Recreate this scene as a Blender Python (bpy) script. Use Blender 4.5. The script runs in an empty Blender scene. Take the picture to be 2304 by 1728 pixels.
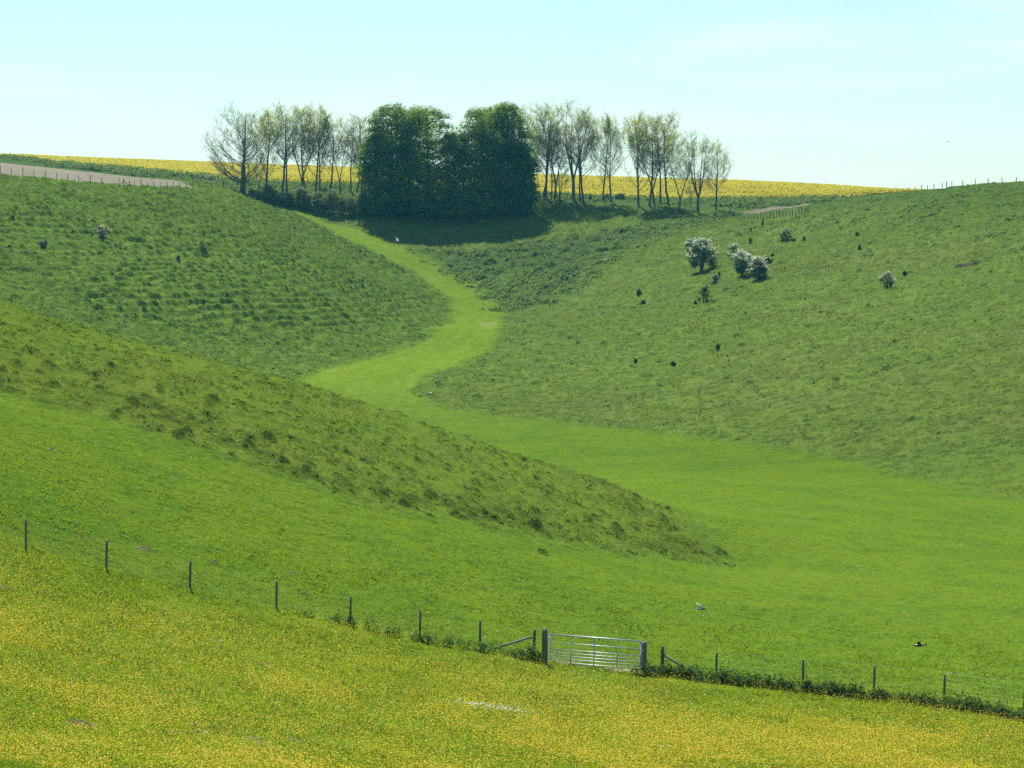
import bpy, math, time
import numpy as np
from math import radians, sin, cos, pi
T0 = time.time()
SC = bpy.context.scene
COL = SC.collection

# ------------------------------------------------------------------ camera
F, CU, CV = 5927.0, 1152.0, 864.0            # focal length and centre in photo pixels (2304 wide)
PITCH = math.atan((864 - 560) / F)
cam_d = bpy.data.cameras.new('camera')
cam = bpy.data.objects.new('camera', cam_d)
COL.objects.link(cam)
cam.location = (0, 0, 0)
cam.rotation_euler = (pi / 2 - PITCH, 0, 0)
cam_d.sensor_width = 36.0
cam_d.lens = 36.0 * F / 2304.0
cam_d.clip_start = 0.5
cam_d.clip_end = 20000
SC.camera = cam

# ------------------------------------------------------------------ light
SUN_EL, SUN_AZ = radians(54), radians(-13)    # azimuth from +Y towards +X
SUN = np.array([sin(SUN_AZ) * cos(SUN_EL), cos(SUN_AZ) * cos(SUN_EL), sin(SUN_EL)])
sd = bpy.data.lights.new('sun', 'SUN')
sd.energy = 5.0
sd.angle = radians(0.53)
sd.color = (1.0, 0.955, 0.87)
sun = bpy.data.objects.new('sun', sd)
COL.objects.link(sun)
sun.rotation_euler = (pi / 2 - SUN_EL, 0, pi - SUN_AZ)
sun.location = (0, 0, 60)

SC.view_settings.view_transform = 'Standard'
SC.view_settings.look = 'None'
SC.view_settings.exposure = 0.79
SC.view_settings.gamma = 1.0

w = bpy.data.worlds.new('World')
SC.world = w
w.use_nodes = True
nt = w.node_tree
nt.nodes.clear()
wo = nt.nodes.new('ShaderNodeOutputWorld')
bg = nt.nodes.new('ShaderNodeBackground')
sky = nt.nodes.new('ShaderNodeTexSky')
sky.sky_type = 'NISHITA'
sky.sun_disc = False
sky.sun_elevation = SUN_EL
sky.sun_rotation = SUN_AZ
sky.air_density = 1.0
sky.dust_density = 0.35
sky.ozone_density = 1.0
tint = nt.nodes.new('ShaderNodeMix'); tint.data_type = 'RGBA'; tint.blend_type = 'MULTIPLY'
tint.inputs['Factor'].default_value = 1.0
tint.inputs[7].default_value = (0.81, 0.99, 1.05, 1)
nt.links.new(sky.outputs[0], tint.inputs[6])
# thin cirrus veil, by direction
tc = nt.nodes.new('ShaderNodeTexCoord')
mp = nt.nodes.new('ShaderNodeMapping'); mp.inputs['Scale'].default_value = (2.2, 1.0, 16.0)
mp.inputs['Rotation'].default_value = (0, 0.10, 0)
nz = nt.nodes.new('ShaderNodeTexNoise'); nz.inputs['Scale'].default_value = 2.4
nz.inputs['Detail'].default_value = 5.0; nz.inputs['Roughness'].default_value = 0.55
cr = nt.nodes.new('ShaderNodeValToRGB')
cr.color_ramp.elements[0].position = 0.50; cr.color_ramp.elements[0].color = (0, 0, 0, 1)
cr.color_ramp.elements[1].position = 0.75; cr.color_ramp.elements[1].color = (1, 1, 1, 1)
mul = nt.nodes.new('ShaderNodeMath'); mul.operation = 'MULTIPLY'; mul.inputs[1].default_value = 0.6
cl = nt.nodes.new('ShaderNodeMix'); cl.data_type = 'RGBA'
cl.inputs[7].default_value = (8.5, 8.8, 8.8, 1)
nt.links.new(tc.outputs['Generated'], mp.inputs['Vector'])
nt.links.new(mp.outputs[0], nz.inputs['Vector'])
nt.links.new(nz.outputs[0], cr.inputs[0])
nt.links.new(cr.outputs[0], mul.inputs[0])
nt.links.new(mul.outputs[0], cl.inputs[0])
nt.links.new(tint.outputs[2], cl.inputs[6])
nt.links.new(cl.outputs[2], bg.inputs[0])
bg.inputs[1].default_value = 0.072
nt.links.new(bg.outputs[0], wo.inputs[0])

SC.cycles.max_bounces = 8
SC.cycles.diffuse_bounces = 5
SC.cycles.transmission_bounces = 6
SC.cycles.transparent_max_bounces = 4
SC.cycles.volume_bounces = 0
SC.cycles.use_denoising = False

# ------------------------------------------------------------------ helpers
def tag(o, label=None, cat=None, group=None, kind=None):
    if label: o['label'] = label
    if cat: o['category'] = cat
    if group: o['group'] = group
    if kind: o['kind'] = kind
    return o

def empty(name, loc, label=None, cat=None, group=None):
    o = bpy.data.objects.new(name, None)
    o.empty_display_size = 0.3
    COL.objects.link(o)
    o.location = loc
    return tag(o, label, cat, group)

def mesh_data(name, verts, faces, mats, smooth=False, midx=None, colors=None):
    """verts Nx3; faces = list of int arrays (each MxK) """
    me = bpy.data.meshes.new(name)
    verts = np.asarray(verts, np.float32)
    fl = [np.asarray(f, np.int32) for f in faces if len(f)]
    loops = np.concatenate([f.ravel() for f in fl])
    tot = np.concatenate([np.full(len(f), f.shape[1], np.int32) for f in fl])
    start = np.concatenate([[0], np.cumsum(tot)[:-1]]).astype(np.int32)
    me.vertices.add(len(verts)); me.vertices.foreach_set('co', verts.ravel())
    me.loops.add(len(loops)); me.loops.foreach_set('vertex_index', loops)
    me.polygons.add(len(tot)); me.polygons.foreach_set('loop_start', start); me.polygons.foreach_set('loop_total', tot)
    if smooth: me.polygons.foreach_set('use_smooth', np.ones(len(tot), bool))
    for m in (mats if isinstance(mats, (list, tuple)) else [mats]): me.materials.append(m)
    if midx is not None: me.polygons.foreach_set('material_index', np.asarray(midx, np.int32))
    if colors is not None:
        a = me.color_attributes.new('Col', 'FLOAT_COLOR', 'POINT')
        c = np.ones((len(verts), 4), np.float32); c[:, :3] = colors
        a.data.foreach_set('color', c.ravel())
    me.update(calc_edges=True)
    return me

def link(name, me, parent=None, loc=None):
    o = bpy.data.objects.new(name, me)
    COL.objects.link(o)
    if parent is not None: o.parent = parent
    if loc is not None: o.location = loc
    return o

def hash2(ix, iy, seed):
    h = (ix.astype(np.int64) * 374761393 + iy.astype(np.int64) * 668265263 + seed * 974634777) & 0x7fffffff
    h = ((h ^ (h >> 13)) * 1274126177) & 0x7fffffff
    h = (h ^ (h >> 16)) & 0xffff
    return h.astype(np.float32) / 65535.0

def vnoise(x, y, s, seed):
    x = x / s; y = y / s
    ix = np.floor(x); iy = np.floor(y)
    fx = (x - ix).astype(np.float32); fy = (y - iy).astype(np.float32)
    fx = fx * fx * fx * (fx * (fx * 6 - 15) + 10); fy = fy * fy * fy * (fy * (fy * 6 - 15) + 10)
    ix = ix.astype(np.int64); iy = iy.astype(np.int64)
    a = hash2(ix, iy, seed); b = hash2(ix + 1, iy, seed); c = hash2(ix, iy + 1, seed); d = hash2(ix + 1, iy + 1, seed)
    return (a + (b - a) * fx) * (1 - fy) + (c + (d - c) * fx) * fy

def fbm(x, y, s, seed, n=3):
    o = 0; amp = 0.5; t = 0
    for i in range(n):
        # rotate each octave so the lattice does not show
        a = 0.7 + i * 1.1
        xr = x * cos(a) - y * sin(a); yr = x * sin(a) + y * cos(a)
        o = o + amp * vnoise(xr, yr, s, seed + i * 17); t += amp; amp *= 0.5; s *= 0.5
    return o / t

def sstep(a, b, x):
    t = np.clip((x - a) / (b - a), 0, 1)
    return t * t * (3 - 2 * t)

# ------------------------------------------------------------------ terrain: control points of the survey, thin plate fit
def ray(u, v):
    a = (np.asarray(u, float) - CU) / F; b = (CV - np.asarray(v, float)) / F
    c, s = cos(PITCH), sin(PITCH)
    return a, c + b * s, -s + b * c

def at(u, v, D):
    x, y, z = ray(u, v); k = D / y
    return (x * k, y * k, z * k)
V=[ # u,v,D  visible control points
# foreground
(0,1728,62),(600,1728,68),(1152,1728,74),(1800,1728,78),(2304,1728,80),
(58,1234,98),(239,1281,98),(427,1326,98.5),(622,1370,99),(788,1401,99.5),(945,1430,100),(1081,1453,100.5),(1224,1490,101),(1446,1507,101),(1611,1520,101),(1806,1535,101),(1966,1550,101),(2124,1560,100.5),(2304,1593,99),
# belt
(0,885,128),(240,930,128),(470,1010,126),(833,1135,124),(1146,1195,128),(1400,1240,136),
# spur crest
(0,685,152),(312,775,152),(646,854,150),(833,925,148),(1146,1026,150),(1458,1135,152),(1580,1195,150),(1680,1280,145),
# floor
(1900,1300,140),(2304,1300,145),(2304,1130,192),(2040,1075,208),(1770,1010,230),(1323,958,253),(1000,920,270),(906,885,283),
(1500,1080,195),(1900,1150,178),(750,880,280),(680,857,296),
(760,825,310),(900,785,335),(1000,732,368),(1020,688,405),(985,645,425),(937,610,440),(812,552,462),(729,510,478),(620,462,490),
(1010,830,303),(1104,802,318),(1125,750,350),(1135,719,385),(1125,690,405),(1094,656,425),(979,599,448),(917,562,462),
# left hill
(300,640,335),(600,650,348),(300,560,358),(600,560,385),(850,690,365),(450,480,402),(680,530,432),(100,600,335),(100,480,365),(550,770,322),
(0,391,400),(260,417,420),(417,424,440),(512,424,470),(560,470,445),(220,450,395),
# right hill
(1500,800,305),(1800,800,280),(2200,800,258),(1500,900,265),(1900,930,240),(2250,980,220),
(1600,600,390),(2000,620,345),(2300,600,322),(1700,700,330),(1300,800,315),(1300,700,385),(1450,640,400),
(2304,420,392),(2170,425,410),(2083,430,430),(1980,442,455),(1833,462,475),(1700,487,478),(1650,480,486),(1800,560,400),(2100,520,370),
# head
(1400,520,468),(1200,565,455),(1250,610,430),(1000,547,472),(1000,482,490),(840,490,488),(1200,490,488),(1400,478,486),
(547,437,492),(700,470,492),(1297,450,497),(1594,464,497),(1200,452,498),(800,452,500),
# plateau
(500,403,520),(800,418,525),(1100,435,522),(1400,449,518),(1650,450,520),(1900,448,522),(2040,435,545),
(0,376,480),(200,396,468),(125,366,580),(300,382,545),
(0,358,690),(470,371,670),(1040,395,650),(1646,418,640),(1950,431,610),
]
P=[at(u,v,D) for u,v,D in V]
H=[] # hidden u,D,z
for u,D,z in [(0,200,-8),(300,205,-11.5),(650,200,-15),(900,195,-17),(1150,185,-18),(1400,180,-18.3),(0,250,-9),(300,260,-12),(600,260,-15),
 (-300,100,-8),(-300,150,0),(-300,220,-5),(-300,330,0),(-300,420,16),(2700,100,-17.5),(2700,150,-19),(2700,200,-17),(2700,260,-6),(2700,330,2.5),(2700,400,9),(2304,430,9.0),(2480,420,9.2),(2480,385,7.8),(2200,450,9.2),
 (0,30,-8),(2304,30,-9),(1152,30,-8.5),(1152,50,-12),(0,0,-1.8),(-9000,10,-2),(9000,10,-2),(2304,480,9),(2304,600,9),(1900,800,11),(2304,1000,8),(1152,800,16),(0,850,22),(0,1200,20),(1152,1200,12),(2304,1300,6),(-400,700,26),(-400,520,20)]:
    if abs(u)>8000: P.append((u/300.,D,z))
    else:
        P.append(((u-CU)/F*D,D,z))
P.append((0,-1,-1.8)); P.append((-30,-60,0)); P.append((30,-60,0))
P=np.array(P)

RS = 100.0
def tps(r2): return 0.5 * r2 * np.log(np.maximum(r2, 1e-12))
def _fit():
    X = P[:, :2] / RS; n = len(X)
    d = ((X[:, None] - X[None]) ** 2).sum(-1)
    A = np.zeros((n + 3, n + 3)); A[:n, :n] = tps(d) + 0.002 * np.eye(n)
    A[:n, n] = 1; A[:n, n + 1:] = X; A[n, :n] = 1; A[n + 1:, :n] = X.T
    b = np.zeros(n + 3); b[:n] = P[:, 2]
    return np.linalg.solve(A, b)
WT = _fit()

def base(x, y):
    x = np.asarray(x, np.float32); y = np.clip(np.asarray(y, np.float32), -60, 1200)
    lim = 0.235 * np.maximum(y, 0) + 14
    xx = (np.clip(x, -lim, lim) / RS).astype(np.float32); yy = (y / RS).astype(np.float32)
    X = (P[:, :2] / RS).astype(np.float32); n = len(X)
    out = np.zeros(np.shape(xx), np.float64)
    for i in range(n):
        r2 = (xx - X[i, 0]) ** 2 + (yy - X[i, 1]) ** 2
        out += WT[i] * tps(r2)
    return out + WT[n] + WT[n + 1] * xx + WT[n + 2] * yy

def hit(u, v, lo=50, hi=900):
    """point of the bare terrain seen at a photo pixel (used once, to survey where things stand)"""
    x, y, z = ray(u, v)
    D = np.concatenate([np.arange(lo, 250, .25), np.arange(250, hi, .5)])
    k = D / y
    g = base(x * k, D) - z * k
    i = int(np.argmax(g > 0))
    if i == 0: i = len(D) - 1
    t = g[i - 1] / (g[i - 1] - g[i]) if g[i] != g[i - 1] else 0
    d = D[i - 1] + t * (D[i] - D[i - 1])
    return np.array([x * d / y, d, z * d / y])

# ---- zones, as polygons on the map
def wpoly(pts):
    return np.array([hit(p[0], p[1], p[2] * .82, p[2] * 1.2)[:2] if len(p) == 4 else at(*p)[:2] for p in pts])    # a fourth item: where the pixel meets the ground
FENCE = wpoly([(-300, 1150, 97), (58, 1234, 98), (239, 1281, 98), (427, 1326, 98.5), (622, 1370, 99), (788, 1401, 99.5), (945, 1430, 100), (1081, 1453, 100.5),
               (1224, 1490, 101), (1446, 1507, 100.4), (1611, 1520, 100.6), (1806, 1535, 101), (1966, 1550, 101), (2124, 1560, 100.5), (2304, 1593, 99), (2700, 1640, 97)])
FOOT = [(2304, 1130, 192, 1), (2040, 1075, 208, 1), (1770, 1010, 230, 1), (1323, 958, 253, 1), (1000, 920, 270, 1), (906, 885, 283, 1),
        (960, 850, 295, 1), (1040, 822, 308, 1), (1095, 795, 320, 1), (1120, 755, 348, 1), (1134, 719, 385, 1), (1125, 690, 405, 1), (1090, 654, 425, 1), (979, 597, 448, 1), (917, 562, 462, 1), (830, 523, 474, 1), (715, 498, 486, 1)]
LUSH = wpoly([(667, 492, 489), (729, 511, 478), (812, 553, 462), (937, 611, 440), (985, 646, 425, 1), (1014, 672, 412, 1), (1020, 695, 400, 1), (1000, 733, 368, 1), (955, 762, 350, 1), (900, 786, 335, 1), (830, 807, 322, 1), (760, 826, 310, 1), (667, 849, 299, 1),
              (640, 900, 250), (760, 1000, 205), (1146, 1100, 172), (1458, 1200, 156), (1610, 1250, 149), (1690, 1285, 141), (1560, 1268, 138), (1400, 1248, 133),
              (1146, 1200, 127), (833, 1145, 123), (470, 1020, 125), (240, 940, 127), (0, 893, 127), (-600, 800, 125), (-3000, 1600, 40), (6000, 1600, 40), (2900, 1150, 186)] + FOOT)
HEAD = wpoly([(917, 562, 462), (979, 599, 448), (1094, 656, 425), (1135, 700, 398), (1230, 680, 402), (1380, 600, 432), (1560, 540, 460), (1640, 500, 478), (1400, 515, 470), (1100, 560, 462)])
RAPE = wpoly([(-900, 290, 660), (0, 359, 640), (125, 367, 585), (300, 383, 548), (500, 404, 520), (800, 419, 525), (1100, 436, 522), (1400, 450, 518), (1650, 451, 520), (1900, 449, 522), (2040, 436, 545), (2700, 380, 560)])
RAPE = np.concatenate([RAPE, [[400, 1180], [-400, 1180]]])
PLOUGH = wpoly([(-500, 345, 395), (0, 390, 401), (130, 403, 411), (260, 415, 422), (360, 421, 434), (440, 423, 450), (400, 414, 466), (200, 395, 476), (0, 375, 492), (-500, 330, 500)])
PATCH = wpoly([(1660, 489, 484), (1720, 486, 482), (1822, 477, 482), (1822, 471, 490), (1740, 478, 492)])

GX0, GX1, GY0, GY1, GS = -150.0, 150.0, 30.0, 760.0, 0.5
_gx = np.arange(GX0, GX1 + .01, GS); _gy = np.arange(GY0, GY1 + .01, GS)
_MX, _MY = np.meshgrid(_gx, _gy)

def sdist(poly, X, Y, closed=True):
    """signed distance to a polygon, positive inside"""
    n = len(poly); d2 = np.full(X.shape, 1e12); ins = np.zeros(X.shape, bool)
    for i in range(n if closed else n - 1):
        a = poly[i]; b = poly[(i + 1) % n]
        e = b - a; L = e @ e + 1e-12
        t = np.clip(((X - a[0]) * e[0] + (Y - a[1]) * e[1]) / L, 0, 1)
        d2 = np.minimum(d2, (X - a[0] - t * e[0]) ** 2 + (Y - a[1] - t * e[1]) ** 2)
        if closed and a[1] != b[1]:
            c = ((a[1] > Y) != (b[1] > Y)) & (X < (b[0] - a[0]) * (Y - a[1]) / (b[1] - a[1]) + a[0])
            ins ^= c
    d = np.sqrt(d2)
    return (np.where(ins, d, -d) if closed else d).astype(np.float32)

def zgrid(poly):
    return sdist(poly, _MX, _MY)
ZG = dict(lush=zgrid(LUSH), head=zgrid(HEAD), rape=zgrid(RAPE), plough=zgrid(PLOUGH), patch=zgrid(PATCH))
_fy = np.interp(_MX, FENCE[:, 0], FENCE[:, 1])
ZG['fence'] = (_fy - _MY).astype(np.float32)        # positive on the camera's side of the fence

def zs(name, x, y):
    g = ZG[name]
    fx = np.clip((np.asarray(x) - GX0) / GS, 0, len(_gx) - 1.001); fy = np.clip((np.asarray(y) - GY0) / GS, 0, len(_gy) - 1.001)
    ix = fx.astype(int); iy = fy.astype(int); tx = fx - ix; ty = fy - iy
    return (g[iy, ix] * (1 - tx) + g[iy, ix + 1] * tx) * (1 - ty) + (g[iy + 1, ix] * (1 - tx) + g[iy + 1, ix + 1] * tx) * ty

# valley axis: tells the left hill from the right hill
AXY = np.array([40, 130, 200, 250, 300, 330, 368, 405, 440, 465, 490, 700.])
AXX = np.array([30, 14, -2, -14, -16, -12, -5, -1, -9, -24, -40, -60.])
def side(x, y): return x - np.interp(y, AXY, AXX)   # >0 right of the floor

MOUNDS = []       # (x, y, radius, height) anthills
_r = np.random.default_rng(11)
for u, v, s in [(110, 828, 1.0), (0, 838, 1.2), (215, 850, .7), (300, 912, 1.0), (318, 945, .9), (470, 915, 1.1), (500, 885, .7), (480, 905, 1.2), (646, 914, .8), (420, 880, .8), (120, 870, .7),
                (760, 1078, .9), (785, 1063, .6), (865, 1122, .9), (967, 1120, 1.0), (910, 1140, 1.1), (1005, 1137, .8), (1000, 1140, .8), (1070, 1088, .9), (1072, 1113, 1.2), (940, 1040, .8), (990, 1000, .6),
                (1030, 1165, .9), (1065, 1170, .8), (1205, 1158, 1.1), (1208, 1195, 1.0), (1220, 1245, .8), (1395, 1208, 1.4), (1353, 1155, .8), (1625, 1250, 1.2), (1490, 1180, .6), (1115, 1100, .7), (700, 1050, .8), (1300, 1220, .7),
                (560, 1010, .8), (640, 1045, .7), (690, 1062, .8), (400, 985, 1.1), (520, 1000, .9), (600, 990, 1.0), (330, 900, .9), (225, 882, .8), (360, 880, .7), (540, 840, .6), (610, 870, .7), (250, 830, .7), (180, 800, .6), (60, 790, .7), (40, 820, .7)]:
    p = hit(u, v, 110, 200); MOUNDS.append((p[0], p[1], 0.18 * s + 0.07, 0.26 * s))
for i in range(720):
    y = _r.uniform(122, 175); x = _r.uniform(-0.22, 0.12) * y
    if zs('lush', x, y) < -0.5: s = _r.uniform(.3, .85); MOUNDS.append((x, y, 0.18 * s + 0.06, 0.17 * s))
for i in range(1500):                                # sprinkled over the two far hillsides
    y = _r.uniform(225, 470); x = _r.uniform(-0.21, 0.21) * y
    if zs('lush', x, y) < -2 and zs('head', x, y) < -2 and zs('plough', x, y) < -3:
        sdn = side(x, y); s = _r.uniform(.4, 1.15) ** 1.5
        if sdn > 0 and _r.random() < .35: continue
        MOUNDS.append((x, y, 0.20 * s + 0.12, 0.24 * s))
MOUNDS = np.array(MOUNDS)
SCARS = []        # bare scrapes: x, y, half width, half depth, turn
for u, v, hw, hd, t in [(2195, 594, 1.9, 1.1, .5), (2165, 600, 1.3, .9, .5), (787, 632, 1.9, 1.2, -.25), (1640, 652, 1.2, .4, .3)]:
    p = hit(u, v); SCARS.append((p[0], p[1], hw, hd, t))
MOLE = []
for u, v, s in [(180, 1634, 1.), (163, 1630, .7), (205, 1636, .7), (440, 1633, .8), (483, 1641, .9), (456, 1650, .6), (395, 1650, .6), (372, 1649, .4), (595, 1676, .6), (572, 1665, .6), (660, 1668, .6), (590, 1497, .5), (315, 1410, .5), (487, 1443, .5), (10, 1325, .7), (330, 1236, .8), (318, 1238, .6), (480, 1268, .6), (685, 1338, .7), (116, 1015, .8), (74, 1035, .7), (660, 1290, .6), (760, 1640, .4), (1090, 1325, .4)]:
    p = hit(u, v); MOLE.append((p[0], p[1], 0.14 * s + .06))
MOLE = np.array(MOLE)

def surface(x, y, b=None):
    """full height and albedo of the ground at map points"""
    x = np.asarray(x, np.float32); y = np.asarray(y, np.float32)
    if b is None: b = base(x, y)
    wob = (fbm(x, y, 5.0, 3) - .5) * 3.0 + (vnoise(x, y, 0.9, 8) - .5) * 1.2
    lush = sstep(-1.2, 1.2, zs('lush', x, y) + 1.3 * sstep(400, 440, y) + wob * np.clip((y - 90) / 60, .15, 0.9))
    mead = sstep(-.35, .35, zs('fence', x, y) + (vnoise(x, y, 1.1, 5) - .5) * .7)
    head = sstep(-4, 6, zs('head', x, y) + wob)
    rape = sstep(-.4, .4, zs('rape', x, y) + wob * .25)
    plou = sstep(-.5, .5, zs('plough', x, y) + wob * .2)
    patc = sstep(-.5, .5, zs('patch', x, y))
    sdv = side(x, y)
    right = sstep(-4, 6, sdv)
    farz = sstep(195, 225, y)
    plat = sstep(490, 500, y)
    rough = 1 - lush
    spur = rough * (1 - farz); lh = rough * farz * (1 - right); rh = rough * farz * right
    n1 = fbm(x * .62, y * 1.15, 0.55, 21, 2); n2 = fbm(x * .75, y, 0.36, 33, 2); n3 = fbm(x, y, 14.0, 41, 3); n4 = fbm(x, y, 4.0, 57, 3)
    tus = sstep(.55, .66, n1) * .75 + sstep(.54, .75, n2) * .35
    amp = lush * .07 + spur * .15 + lh * .34 + rh * .24
    amp = amp * (1 - .5 * mead) + head * .15
    amp = amp * (1 - plat * .4) * (1 - plou * .75) * (1 - rape)
    d = amp * tus * (.6 + .8 * n4)
    d -= lh * .22
    # terracettes trodden along the contours of the left hill, fainter on the right one
    ph = b / 0.75 + (n3 - .5) * 2.4 + (n4 - .5) * .4
    fr = ph - np.floor(ph)
    tread = np.where(fr < .64, 1 - fr / .64, (fr - .64) / .36)     # flat tread, steep riser
    band = sstep(-14, -7, b) * (1 - sstep(6, 12, b)) * sstep(.3, .6, fbm(x, y, 22, 77, 2) + .12)
    d += (lh * .50 * band + rh * .10) * (tread - .5) * (.5 + n1)
    # rank lumps at the head of the valley
    lump = sstep(.45, .75, fbm(x, y, 3.2, 63, 3))
    d += head * lump * .55
    crest = rh * sstep(4.5, 9, b) * (1 - plat)
    d += crest * sstep(.5, .8, fbm(x, y, 4.2, 91, 3)) * .35
    # ---- colour
    C = lambda *c: np.array(c, np.float32)
    col = np.zeros(x.shape + (3,), np.float32)
    def put(wt, c): col[...] = col * (1 - wt[..., None]) + np.asarray(c, np.float32) * wt[..., None]
    col[...] = C(.070, .135, .022)
    put(spur, C(.100, .158, .018)); put(lh, C(.106, .168, .023)); put(rh, C(.104, .157, .027))
    strip = lush * sstep(235, 300, y)
    put(lush * (1 - strip), C(.098, .158, .013)); put(strip, C(.122, .188, .016))
    put(rh * sstep(.5, .72, n3) * .4, C(.112, .136, .034)); put(spur * sstep(.48, .7, n4) * .22, C(.118, .130, .026))
    put(rh * sstep(2, 9, b) * .35, C(.085, .125, .018))
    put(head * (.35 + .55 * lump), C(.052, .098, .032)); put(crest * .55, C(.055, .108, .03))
    put(plat, C(.058, .105, .028)); put(mead * lush, C(.104, .165, .010))
    put(lush * (1 - strip) * sstep(.45, .7, n4) * .5, C(.066, .132, .014))
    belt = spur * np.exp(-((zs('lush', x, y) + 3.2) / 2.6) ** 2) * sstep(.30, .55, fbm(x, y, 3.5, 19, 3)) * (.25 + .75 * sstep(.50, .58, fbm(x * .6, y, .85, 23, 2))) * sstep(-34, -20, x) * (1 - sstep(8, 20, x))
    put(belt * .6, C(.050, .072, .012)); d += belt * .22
    sk = fbm(x - np.interp(y, AXY, AXX) * 1.0, y * .10, 1.1, 15, 3)
    put(strip * sstep(.48, .66, sk) * .45, C(.092, .160, .014)); put(strip * sstep(.58, .72, 1 - sk) * .4, C(.150, .205, .030))
    pale = sstep(.60, .72, fbm(x, y * .55, 2.2, 29, 3)) * np.exp(-((y - 372) / 9) ** 2 - ((x + 6) / 5) ** 2)
    put(strip * pale * .8, C(.24, .22, .10))
    put(rough * tus * (.50 - .15 * rh - .08 * spur) * (1 - plat), C(.036, .072, .016)); put(lush * tus * .32, C(.064, .128, .014))  # tussocks' own darker green, with their shade painted in
    put(plou, C(.21, .195, .145) * 1.0); put(patc, C(.2, .175, .13)); put(rape, C(.10, .14, .02))
    # individual mounds
    for sx, sy, hw, hd, t in SCARS:
        xr = (x - sx) * cos(t) + (y - sy) * sin(t); yr = -(x - sx) * sin(t) + (y - sy) * cos(t)
        q = (xr / hw) ** 2 + (yr / hd) ** 2
        m = np.where(q < 4, np.exp(-q * q), 0)
        d += m * .55 * np.clip(yr / hd, -1, .6); put(m * .85, C(.06, .052, .040))
    gz = np.hypot((x - 3.35) / 2.0, (y - 100.6) / .55)
    put(np.where(gz < 2, np.exp(-gz ** 4), 0) * sstep(.4, .6, n2) * .9, C(.30, .27, .19))
    return b + d, col * (0.90 + 0.2 * fbm(x, y, 30, 5, 2))[..., None]

def ground_z(x, y):
    h, _ = surface(np.atleast_1d(np.float32(x)), np.atleast_1d(np.float32(y)))
    return float(h[0])
Q = 1.0; QV = 1.0; HAZE = 0.000085
# ------------------------------------------------------------------ materials
def new_mat(name):
    m = bpy.data.materials.new(name); m.use_nodes = True
    nt = m.node_tree; nt.nodes.clear()
    out = nt.nodes.new('ShaderNodeOutputMaterial')
    return m, nt, out

def noise_node(nt, scale, detail=3, coord='Object', rough=.6):
    tc = nt.nodes.new('ShaderNodeTexCoord')
    n = nt.nodes.new('ShaderNodeTexNoise')
    n.inputs['Scale'].default_value = scale; n.inputs['Detail'].default_value = detail; n.inputs['Roughness'].default_value = rough
    nt.links.new(tc.outputs[coord], n.inputs['Vector'])
    return n

def ramp(nt, fac, stops):
    r = nt.nodes.new('ShaderNodeValToRGB')
    while len(r.color_ramp.elements) < len(stops): r.color_ramp.elements.new(0.5)
    for e, (p, c) in zip(r.color_ramp.elements, stops): e.position = p; e.color = (*c, 1)
    nt.links.new(fac, r.inputs[0])
    return r.outputs[0]

def mat_leaf(name, c0, c1, trans=0.5, tcol=None, scale=1.2, rough=.6, spec=.08):
    m, nt, out = new_mat(name)
    n = noise_node(nt, scale, 2)
    info = nt.nodes.new('ShaderNodeObjectInfo')
    geo = nt.nodes.new('ShaderNodeNewGeometry')
    add = nt.nodes.new('ShaderNodeMath'); add.operation = 'MULTIPLY_ADD'; add.inputs[1].default_value = .45
    nt.links.new(geo.outputs['Random Per Island'], add.inputs[0]); nt.links.new(n.outputs[0], add.inputs[2])
    col = ramp(nt, add.outputs[0], [(.45, c0), (.95, c1)])
    p = nt.nodes.new('ShaderNodeBsdfPrincipled')
    p.inputs['Roughness'].default_value = rough; p.inputs['Specular IOR Level'].default_value = spec
    nt.links.new(col, p.inputs['Base Color'])
    t = nt.nodes.new('ShaderNodeBsdfTranslucent')
    k = nt.nodes.new('ShaderNodeMix'); k.data_type = 'RGBA'; k.blend_type = 'MULTIPLY'; k.inputs[0].default_value = 1
    k.inputs[7].default_value = (*(tcol or (1.3, 1.35, .7)), 1)
    nt.links.new(col, k.inputs[6]); nt.links.new(k.outputs[2], t.inputs[0])
    mx = nt.nodes.new('ShaderNodeMixShader'); mx.inputs[0].default_value = trans
    nt.links.new(p.outputs[0], mx.inputs[1]); nt.links.new(t.outputs[0], mx.inputs[2])
    nt.links.new(mx.outputs[0], out.inputs[0])
    return m

def mat_plain(name, c0, c1, scale=6, rough=.85, spec=.2, metal=0, bump=0, stretch=None):
    m, nt, out = new_mat(name)
    n = noise_node(nt, scale, 4)
    if stretch:
        mp = nt.nodes.new('ShaderNodeMapping'); mp.inputs['Scale'].default_value = stretch
        nt.links.new(n.inputs['Vector'].links[0].from_socket, mp.inputs['Vector']); nt.links.new(mp.outputs[0], n.inputs['Vector'])
    col = ramp(nt, n.outputs[0], [(.3, c0), (.7, c1)])
    p = nt.nodes.new('ShaderNodeBsdfPrincipled')
    p.inputs['Roughness'].default_value = rough; p.inputs['Specular IOR Level'].default_value = spec; p.inputs['Metallic'].default_value = metal
    nt.links.new(col, p.inputs['Base Color'])
    if bump:
        b = nt.nodes.new('ShaderNodeBump'); b.inputs['Strength'].default_value = bump; b.inputs['Distance'].default_value = .02
        nt.links.new(n.outputs[0], b.inputs['Height']); nt.links.new(b.outputs[0], p.inputs['Normal'])
    nt.links.new(p.outputs[0], out.inputs[0])
    return m

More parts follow.
